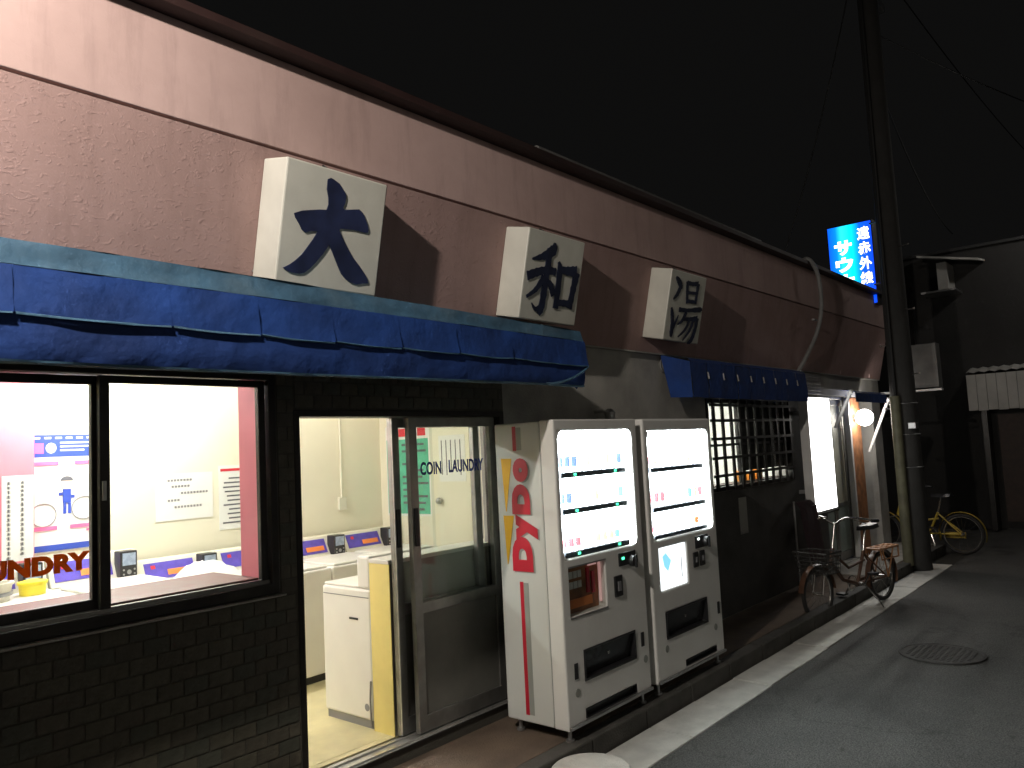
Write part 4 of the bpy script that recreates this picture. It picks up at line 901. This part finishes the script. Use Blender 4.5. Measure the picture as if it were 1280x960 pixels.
for x0 in (9.995, 10.57):
    d = build(plate(x0, x0+.565, .012, 2.115, 3.49, 3.52, [(x0+.06, x0+.505, .75, 2.04), (x0+.06, x0+.505, .12, .70)]), 'entrance_door', 'alu', bh, bevel=.003)
    build(B(x0+.061, x0+.504, 3.502, 3.508, .751, 2.039), 'pane', 'cream_door', d); build(B(x0+.061, x0+.504, 3.500, 3.510, .121, .699), 'lower_panel', 'green_bucket', d)
build(MB().box(11.05, 11.11, 3.385, 3.449, .01, 2.15), 'entrance_post', 'steel_white', bh)
build(B(11.18, 11.62, 3.41, 3.55, .01, 2.15), 'brown_pier', 'wood_post', bh, bevel=.004)
build(B(11.62, 12.2, 3.60, 3.66, .01, 2.15), 'dark_door', 'dark_wood', bh)
t = thing('globe_lamp', 'round lit globe lamp on the brown entrance pier', 'lamp', (11.3, 3.3, 1.86))
build(MB().sphere((11.33, 3.27, 1.865), .112, 24, 16), 'globe', 'globe', t, smooth=True)
build(MB().lathe((11.33, 3.345, 1.865), [(.045, 0), (.055, .03), (.055, .062)], 18, 'y'), 'base', 'steel', t, smooth=True)
# blue sauna sign on the roof edge, at right angles to the street
t = thing('sauna_sign', 'bright blue lit sign with white vertical characters above the roof edge', 'sign', (12.0, 3.5, 3.3))
build(B(12.0, 12.22, 3.13, 3.78, 3.50, 4.75), 'casing', 'alu_dark', t, bevel=.006)
def bluemat():
    m, nt, p = newmat('backlit_blue_acrylic'); N = nt.nodes; L = nt.links
    tc = N.new('ShaderNodeTexCoord'); sp = N.new('ShaderNodeSeparateXYZ'); L.new(tc.outputs['Object'], sp.inputs[0])
    # tube glow painted into the emission colour: a brighter cyan band down the sheet
    a = N.new('ShaderNodeMath'); a.operation = 'ADD'; a.inputs[1].default_value = -0.0; L.new(sp.outputs['Y'], a.inputs[0])
    r = N.new('ShaderNodeMapRange'); r.inputs['From Min'].default_value = -.37; r.inputs['From Max'].default_value = .28; L.new(a.outputs[0], r.inputs['Value'])
    c = N.new('ShaderNodeValToRGB'); e = c.color_ramp.elements
    e[0].position = 0.0; e[0].color = (0.002, .05, .75, 1); e[1].position = 1.0; e[1].color = (.002, .07, .8, 1)
    for pos, cc in ((.28, (.002, .10, .95)), (.50, (.0, .75, 1.0)), (.66, (.02, .72, 1.0)), (.80, (.0, .20, 1.0))):
        k = e.new(pos); k.color = cc+(1,)
    L.new(r.outputs[0], c.inputs['Fac']); L.new(c.outputs['Color'], p.inputs['Emission Color']); p.inputs['Emission Strength'].default_value = 1.7
    p.inputs['Base Color'].default_value = (.01, .03, .2, 1)
    return m
M['blue_glow'] = bluemat(); M['white_glow'] = emat('backlit_white_letters', (1, .95, 1), 3.0)
build(B(11.990, 11.9995, 3.15, 3.76, 3.52, 4.73), 'face', 'blue_glow', t)
plz = on_plane((11.989, 0, 0), (0, -1, 0), (0, 0, 1), (-1, 0, 0))   # u = -y
for i, ch in enumerate('遠赤外線'): text(ch, 'sign_character', 'white_glow', t, plz, .172, .190, thick=.002, offset=.02, u0=-3.345, v0=4.47-i*.222)
for i, ch in enumerate('サウナ'): text(ch, 'sign_character', 'white_glow', t, plz, .25, .215, thick=.002, offset=.045, u0=-3.68, v0=4.29-i*.252)
build(MB().box(12.05, 12.15, 3.30, 3.36, 2.9, 3.099), 'support', 'alu_dark', t)
# loose pipe
t = thing('drain_hose', 'grey hose curving down the fascia near the entrance', 'pipe', (9.7, 3.1, 2.4))
pp = [(9.30, 3.30, 3.70), (9.10, 3.10, 3.70), (9.22, 3.05, 3.56), (9.27, 3.04, 3.30), (9.32, 3.08, 3.05), (9.33, 3.16, 2.82), (9.25, 3.25, 2.60), (9.22, 3.33, 2.46), (9.2, 3.39, 2.38)]
build(MB().tube(spline(pp, 5), .024, 10), 'hose', 'pipe', t, smooth=True)
build(MB().box(9.25, 9.35, 3.13, 3.16, 3.0, 3.02), 'clip', 'steel', t)

# ------------------------------------------------------------------ utility pole
P0 = Vector((11.08, 2.70, -.14))
t = thing('utility_pole', 'tall round concrete utility pole at the far end of the kerb', 'utility pole', tuple(P0))
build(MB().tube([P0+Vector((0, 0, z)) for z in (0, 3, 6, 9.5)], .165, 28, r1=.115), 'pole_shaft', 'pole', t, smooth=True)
mb = MB()
for z in (2.15, 1.75, 1.33): mb.tube([P0+Vector((.163*math.cos(a*math.pi/12), .163*math.sin(a*math.pi/12), z)) for a in range(24)], .006, 5, closed=True)
build(mb, 'steel_bands', 'steel', t)
for k in range(7):
    z = 2.1+k*.42; s_ = 1 if k % 2 else -1
    for q in (-1, 1):
        if (k+(q > 0)) % 2: continue
        d = Vector((-.35*q, -.8*q, 0)).normalized(); build(MB().tube([P0+Vector((0, 0, z))+d*.12, P0+Vector((0, 0, z))+d*.27], .009, 8).lathe(P0+Vector((0, 0, z-.011))+d*.27, [(.014, 0), (.014, .022)], 8), 'step_bolt', 'chrome', t, smooth=True)
build(MB().tube([P0+Vector((-.20, .06, .1)), P0+Vector((-.185, .055, 2.25))], .062, 14), 'cable_guard', 'guard', t, smooth=True)
build(MB().tube([P0+Vector((-.19, .05, 2.2)), P0+Vector((-.15, .04, 8.8))], .022, 8), 'riser_cable', 'cable', t, smooth=True)
build(B(P0.x-.30, P0.x-.16, P0.y-.19, P0.y-.10, 1.68, 1.76), 'junction_box', 'steel', t, bevel=.006)
build(MB().box(P0.x-.9, P0.x+.9, P0.y-.05, P0.y+.05, 8.3, 8.4).box(P0.x-.7, P0.x+.7, P0.y-.05, P0.y+.05, 7.6, 7.7), 'crossarm', 'steel', t)
t = thing('pole_cabinet', 'grey metal cabinet fixed beyond the utility pole under the roof end', 'cabinet', (12.7, 2.9, 2.6))
build(B(12.72, 12.95, 2.60, 3.05, 2.26, 2.92), 'cabinet_body', 'gutter_metal', t, bevel=.008)
build(B(12.715, 12.7195, 2.64, 3.01, 2.31, 2.87), 'cabinet_door', 'gutter_metal', t, bevel=.002)
build(MB().box(12.60, 12.72, 2.55, 3.38, 2.215, 2.245), 'shelf_bracket', 'steel_white', t, bevel=.003)
def cable(p, q, sag, r=.009):
    p, q = Vector(p), Vector(q)
    return MB().tube([p.lerp(q, i/16)-Vector((0, 0, 4*sag*(i/16)*(1-i/16))) for i in range(17)], r, 6)
for i, (p, q, s_) in enumerate((((10.4, 2.7, 8.38), (-20, 1.5, 8.5), .8), ((11.7, 2.7, 8.38), (30, 1.6, 8.5), .5), ((10.5, 2.7, 7.68), (9.5, 3.6, 3.7), .2), ((11.2, 2.6, 7.0), (24, -2, 7.5), .5), ((11.2, 2.6, 6.0), (17, 3.0, 5.4), .25))):
    labs = ['overhead cable running back over the road from the pole top', 'overhead cable running on down the street from the pole top', 'thin cable dropping from the pole to the roof edge', 'overhead cable crossing the street from the pole', 'low cable sagging from the pole to the far house']
    build(cable(p, q, s_), 'overhead_cable', 'cable', label=labs[i], cat='cable', group='cables from the utility pole')

# ------------------------------------------------------------------ bicycles
def wheel(mb_unused, t, c, r, ax, m_r='chrome', guard=None):
    c = Vector(c); ax = Vector(ax).normalized(); u = Vector((0, 0, 1)); v_ = ax.cross(u).normalized()
    ringp = lambda rr, n=36: [c+u*(rr*math.cos(2*math.pi*i/n))+v_*(rr*math.sin(2*math.pi*i/n)) for i in range(n)]
    w_ = build(MB().tube(ringp(r-.020), .020, 8, closed=True), 'wheel', 'rubber', t, smooth=True)
    build(MB().tube(ringp(r-.044), .009, 6, closed=True), 'rim', m_r, w_, smooth=True)
    mb = MB()
    for i in range(20):
        a = 2*math.pi*i/20; s_ = 1 if i % 2 else -1
        mb.tube([c+ax*.03*s_, c+(u*math.cos(a)+v_*math.sin(a))*(r-.045)], .0016, 4)
    build(mb, 'spokes', m_r, w_)
    build(MB().tube([c-ax*.045, c+ax*.045], .018, 10), 'hub', m_r, w_, smooth=True)
    if guard:
        n = 22; pts = [c+u*((r+.022)*math.cos(a))+v_*((r+.022)*math.sin(a)) for a in [guard[0]+(guard[1]-guard[0])*i/n for i in range(n+1)]]
        mb = MB(); vs = []; fs = []
        for p in pts: vs += [p-ax*.028, p+(p-c).normalized()*.006, p+ax*.028]
        for i in range(n): fs += [(3*i, 3*i+1, 3*i+4, 3*i+3), (3*i+1, 3*i+2, 3*i+5, 3*i+4)]
        build(mb.add(vs, fs), 'mudguard', guard[2], w_, smooth=True)
def bicycle(rear, front, r, paint, rackm, label, basket=True, loop=False):
    rear = Vector(rear); front = Vector(front); t = thing('bicycle', label, 'bicycle', tuple((rear+front)/2-Vector((0, 0, r))))
    f = (front-rear); wb = f.length; f.normalize(); ax = Vector((-f.y, f.x, 0)); up = Vector((0, 0, 1))
    L = lambda a, h, s_=0.0: rear+f*a+up*h+ax*s_
    wheel(None, t, rear, r, ax, 'chrome', (-1.9, 1.9, paint)); wheel(None, t, front, r, ax, 'chrome', (-1.5, 1.4, paint))
    bb = L(wb*.40, -.01); seat = L(wb*.27, .30); head0 = L(wb*.78, .27); head1 = L(wb*.74, .40)
    mb = MB().tube([bb, seat], .017, 10).tube([bb, L(wb*.62, .07), head0], .020, 10).tube([seat-up*.09, L(wb*.52, .17), head1-up*.05], .014, 8)
    for s_ in (-.055, .055): mb.tube([rear+ax*s_, bb], .010, 8).tube([rear+ax*s_, seat-up*.02], .009, 8)
    mb.tube([head0-up*.02, head1], .020, 10)
    build(mb, 'frame', paint, t, smooth=True)
    mb = MB()
    for s_ in (-.055, .055): mb.tube([front+ax*s_, front+ax*s_*.9+up*r*.7-f*.05, head0+ax*s_*.6-up*.03], .010, 8)
    build(mb, 'fork', 'chrome', t, smooth=True)
    st = L(wb*.68, .63)
    mb = MB().tube([head1, st], .013, 10)
    hb = [st+ax*.28-f*.22+up*.02, st+ax*.25-f*.10+up*.05, st+ax*.12+up*.06, st, st-ax*.12+up*.06, st-ax*.25-f*.10+up*.05, st-ax*.28-f*.22+up*.02]
    mb.tube(spline(hb, 4), .011, 8)
    h_ = build(mb, 'handlebar', 'chrome', t, smooth=True)
    for s_ in (-1, 1): build(MB().tube([st+ax*.28*s_-f*.20+up*.022, st+ax*.285*s_-f*.31+up*.012], .017, 10), 'grip', 'black_plastic', h_, smooth=True)
    build(MB().tube([st+ax*.20-f*.03+up*.04, st+ax*.24-f*.16+up*.0], .005, 6).tube([st-ax*.20-f*.03+up*.04, st-ax*.24-f*.16], .005, 6), 'brake_levers', 'chrome', h_)
    sp = L(wb*.215, .52); build(MB().tube([seat, sp], .013, 10), 'seat_post', 'chrome', t, smooth=True)
    mb = MB(); vs = []; fs = []
    prof = [(-.14, .085), (-.10, .095), (-.03, .075), (.05, .035), (.13, .018)]
    for (a, hw) in prof:
        for s_, dz in ((-1, -.03), (-.8, .008), (0, .018), (.8, .008), (1, -.03)): vs.append(sp+f*a+ax*hw*s_+up*(dz+.025+(.012 if a < -.08 else 0)))
    for i in range(4):
        for j in range(4): fs.append((i*5+j, (i+1)*5+j, (i+1)*5+j+1, i*5+j+1))
    fs += [tuple(range(5)), tuple(range(20, 25))[::-1]]
    fs += [(i*5, (i+1)*5, (i+1)*5+4, i*5+4) for i in range(4)]
    build(mb.add(vs, fs), 'saddle', 'black_plastic', t, smooth=True)
    mb = MB().tube([bb-ax*.06, bb+ax*.06], .02, 10)
    n = 18; ring = [bb-ax*.06+up*.075*math.cos(2*math.pi*i/n)+f*.075*math.sin(2*math.pi*i/n) for i in range(n)]
    mb.tube(ring, .007, 6, closed=True).tube([bb-ax*.075, bb-ax*.08+f*.10-up*.10], .009, 6).tube([bb+ax*.075, bb+ax*.08-f*.10+up*.10], .009, 6)
    c = build(mb, 'crankset', 'chrome', t, smooth=True)
    for s_ in (-1, 1):
        p = bb+ax*.12*s_+(f*.10-up*.10)*(-s_); build(MB().obox(p-f*.045-ax*.04-up*.01, f*.09, ax*.08, up*.02), 'pedal', 'black_plastic', c)
    build(MB().obox(bb-ax*.072-f*.10-up*.06, -f*.36, -ax*.012, up*.085), 'chain_guard', paint, t, bevel=.01)
    if rackm:
        rz = r+.035; mb = MB()
        for s_ in (-.075, -.025, .025, .075): mb.tube([L(-.24, rz, s_), L(.12, rz, s_)], .012, 6)
        for a in (-.24, -.12, 0, .12): mb.tube([L(a, rz, -.075), L(a, rz, .075)], .012, 6)
        for s_ in (-.075, .075): mb.tube([rear+ax*s_, L(-.14, rz, s_)], .008, 6).tube([rear+ax*s_, L(.08, rz, s_)], .008, 6)
        for s_ in (-.075, .075): mb.tube([L(-.24, rz, s_), L(-.24, rz-.11, s_), L(.10, rz-.11, s_), L(.12, rz, s_)], .008, 6)
        build(mb, 'rear_rack', rackm, t, smooth=True)
    if basket:
        mb = MB(); b0 = L(wb*.86, .20); W, D, H = .15, .22, .20
        for k in range(6):
            h_ = H*k/5; e = 1+.18*k/5
            mb.tube([b0+ax*W*e+up*h_, b0+ax*W*e+f*D*e+up*h_, b0-ax*W*e+f*D*e+up*h_, b0-ax*W*e+up*h_], .004 if k < 5 else .008, 5, closed=True)
        for k in range(9):
            s_ = -1+2*k/8; mb.tube([b0+ax*W*s_+f*D, b0+ax*W*1.18*s_+f*D*1.18+up*H], .003, 4).tube([b0+ax*W*s_, b0+ax*W*1.18*s_+up*H], .003, 4)
            q = k/8; mb.tube([b0+ax*W+f*D*q, b0+ax*W*1.18+f*D*1.18*q+up*H], .003, 4).tube([b0-ax*W+f*D*q, b0-ax*W*1.18+f*D*1.18*q+up*H], .003, 4)
        for k in range(6): mb.tube([b0+ax*W+f*D*k/5, b0-ax*W+f*D*k/5], .003, 4)
        build(mb, 'front_basket', 'iron', t)
    build(MB().tube([L(wb*.36, -.02, .05), L(wb*.30, -r*.6, .13), L(wb*.27, -r+.006, .17)], .008, 6), 'kickstand', 'chrome', t, smooth=True)
    return t
bicycle((8.906, 2.535, .150), (7.74, 2.80, .135), .258, 'bike_brown', 'bike_orange', 'small-wheeled brown bicycle with an orange rear rack parked in front of the entrance')
bicycle((12.60, 2.46, .165), (12.72, 3.55, .165), .285, 'bike_yellow', None, 'yellow bicycle standing in the dark beyond the utility pole', basket=False)
# folded cover leaning behind the bicycle
t = thing('draped_stand', 'dark maroon cloth-covered stand against the wall behind the bicycle', 'stand', (8.3, 3.25, 0))
build(sheet(8.52, 8.98, [(3.34, .93), (3.24, .94), (3.19, .88), (3.17, .60), (3.13, .30)], 40, .012, 44), 'cloth', 'maroon', t, smooth=True)
for x_ in (8.56, 8.93): build(MB().tube([(x_, 3.28, 0), (x_, 3.28, .95)], .012, 6), 'leg', 'steel', t)

# ------------------------------------------------------------------ far end of the street
fh = thing('far_house', 'dark house beyond the pole with a pale corrugated porch and a lit roof shade', 'house', (16, 3, 0))
build(MB().box(16.0, 24, 1.55, 8.5, -.14, 4.85), 'wall', 'far_wall', fh)
build(MB().box(15.93, 24.2, 1.45, 8.7, 4.851, 4.90), 'roof', 'roof', fh)
rs = MB(); vs = []; fs = []
for i in range(31):
    y = 1.55+i*.04; d = .012*math.sin(i*1.57*1.0)
    vs += [(15.55, y, 2.60+d), (15.98, y, 2.70+d), (15.53, y, 2.57+d)]
for i in range(30): fs += [(3*i, 3*i+3, 3*i+4, 3*i+1)]
build(rs.add(vs, fs), 'porch_roof', 'far_pale', fh)
for i in range(8): build(B(15.56, 15.575, 1.56+i*.15, 1.56+i*.15+.145, 1.93+.01*(i % 2), 2.56), 'porch_panel', 'far_pale', fh, bevel=.003)
build(MB().box(15.60, 15.99, 2.50, 2.58, -.12, 2.5), 'porch_post', 'alu_dark', fh)
build(B(15.975, 15.999, 1.7, 2.4, .0, 1.85), 'door', 'dark_wood', fh)
build(B(15.97, 15.999, 3.6, 4.9, 3.2, 4.3), 'window', 'alu_dark', fh)
build(MB().prism([(15.3, 2.36, 4.50), (15.3, 3.30, 4.72), (15.98, 3.30, 4.80), (15.98, 2.36, 4.58)], (0, 0, .035)), 'shade_board', 'far_pale', fh)
build(MB().box(15.40, 15.98, 2.86, 3.02, 4.10, 4.58), 'shade_bracket', 'far_pale', fh)
build(MB().box(15.38, 15.98, 2.75, 3.30, 4.06, 4.095), 'bracket_shelf', 'steel', fh)
build(MB().box(13.6, 24, 3.9, 4.0, -.14, 1.9), 'alley_fence', 'far_wall', label='dark board fence closing the gap beyond the bathhouse', cat='fence')

oh = thing('opposite_house', 'pale rendered house wall on the other side of the narrow street', 'house', (3, -3.2, 0))  # unseen; built to bounce lamp and display light back onto the front
build(MB().box(-9, 15, -3.6, -3.2, -.14, 5.2), 'wall', 'opposite', oh)
build(MB().box(-9.2, 15.2, -3.9, -3.05, 5.2, 5.35), 'eave', 'roof', oh)
for x_ in (-3.0, 1.2, 5.6, 9.8):
    f_ = build(plate(x_, x_+1.7, .9, 2.1, -3.199, -3.14, [(x_+.05, x_+.82, .95, 2.05), (x_+.88, x_+1.65, .95, 2.05)]), 'window', 'alu_dark', oh); build(B(x_+.051, x_+1.649, -3.18, -3.17, .951, 2.049), 'pane', 'curtain', f_)
# ------------------------------------------------------------------ lamps outside the frame that light the street
def lamp_light(name, loc, power, colr, rad, parent, spot=None):
    ld = bpy.data.lights.new(name, 'SPOT' if spot else 'POINT'); ld.energy = power; ld.color = colr; ld.shadow_soft_size = rad
    if spot: ld.spot_size = R(spot); ld.spot_blend = .6
    o = bpy.data.objects.new(name, ld); col.objects.link(o); o.parent = parent; o.location = Vector(loc)-wloc(parent)
    return o
lp = (-.30, 1.83, 4.02)
t = thing('lane_lamp', 'hooded lamp on a slim post before the left end of the bathhouse', 'street lamp', (-.75, 2.1, -.12))
build(MB().tube([(-.75, 2.1, -.12), (-.75, 2.1, 4.1), (-.66, 2.05, 4.20), (-.5, 1.9, 4.26), (-.3, 1.83, 4.19)], .03, 8), 'post', 'steel', t, smooth=True)
build(MB().lathe((-.3, 1.83, 4.09), [(.02, .14), (.05, .12), (.20, .02), (.21, 0)], 24), 'shade', 'steel_white', t, smooth=True)
lamp_light('lamp_light', lp, LAMP, (1.0, .90, .80), .05, t)
t = thing('street_lamp', 'street lamp on its own pole beside the far house', 'street lamp', (14.6, -.9, -.12))
build(MB().tube([(14.6, -.9, -.12), (14.6, -.9, 5.3), (14.6, -.6, 5.5), (14.6, .5, 5.55)], .05, 10), 'post', 'steel', t, smooth=True)
build(B(14.45, 14.75, .45, 1.0, 5.53, 5.62), 'head', 'steel_white', t, bevel=.02)
lamp_light('lamp_light', (14.6, .75, 5.45), STREET, (1.0, .95, .88), .08, t)
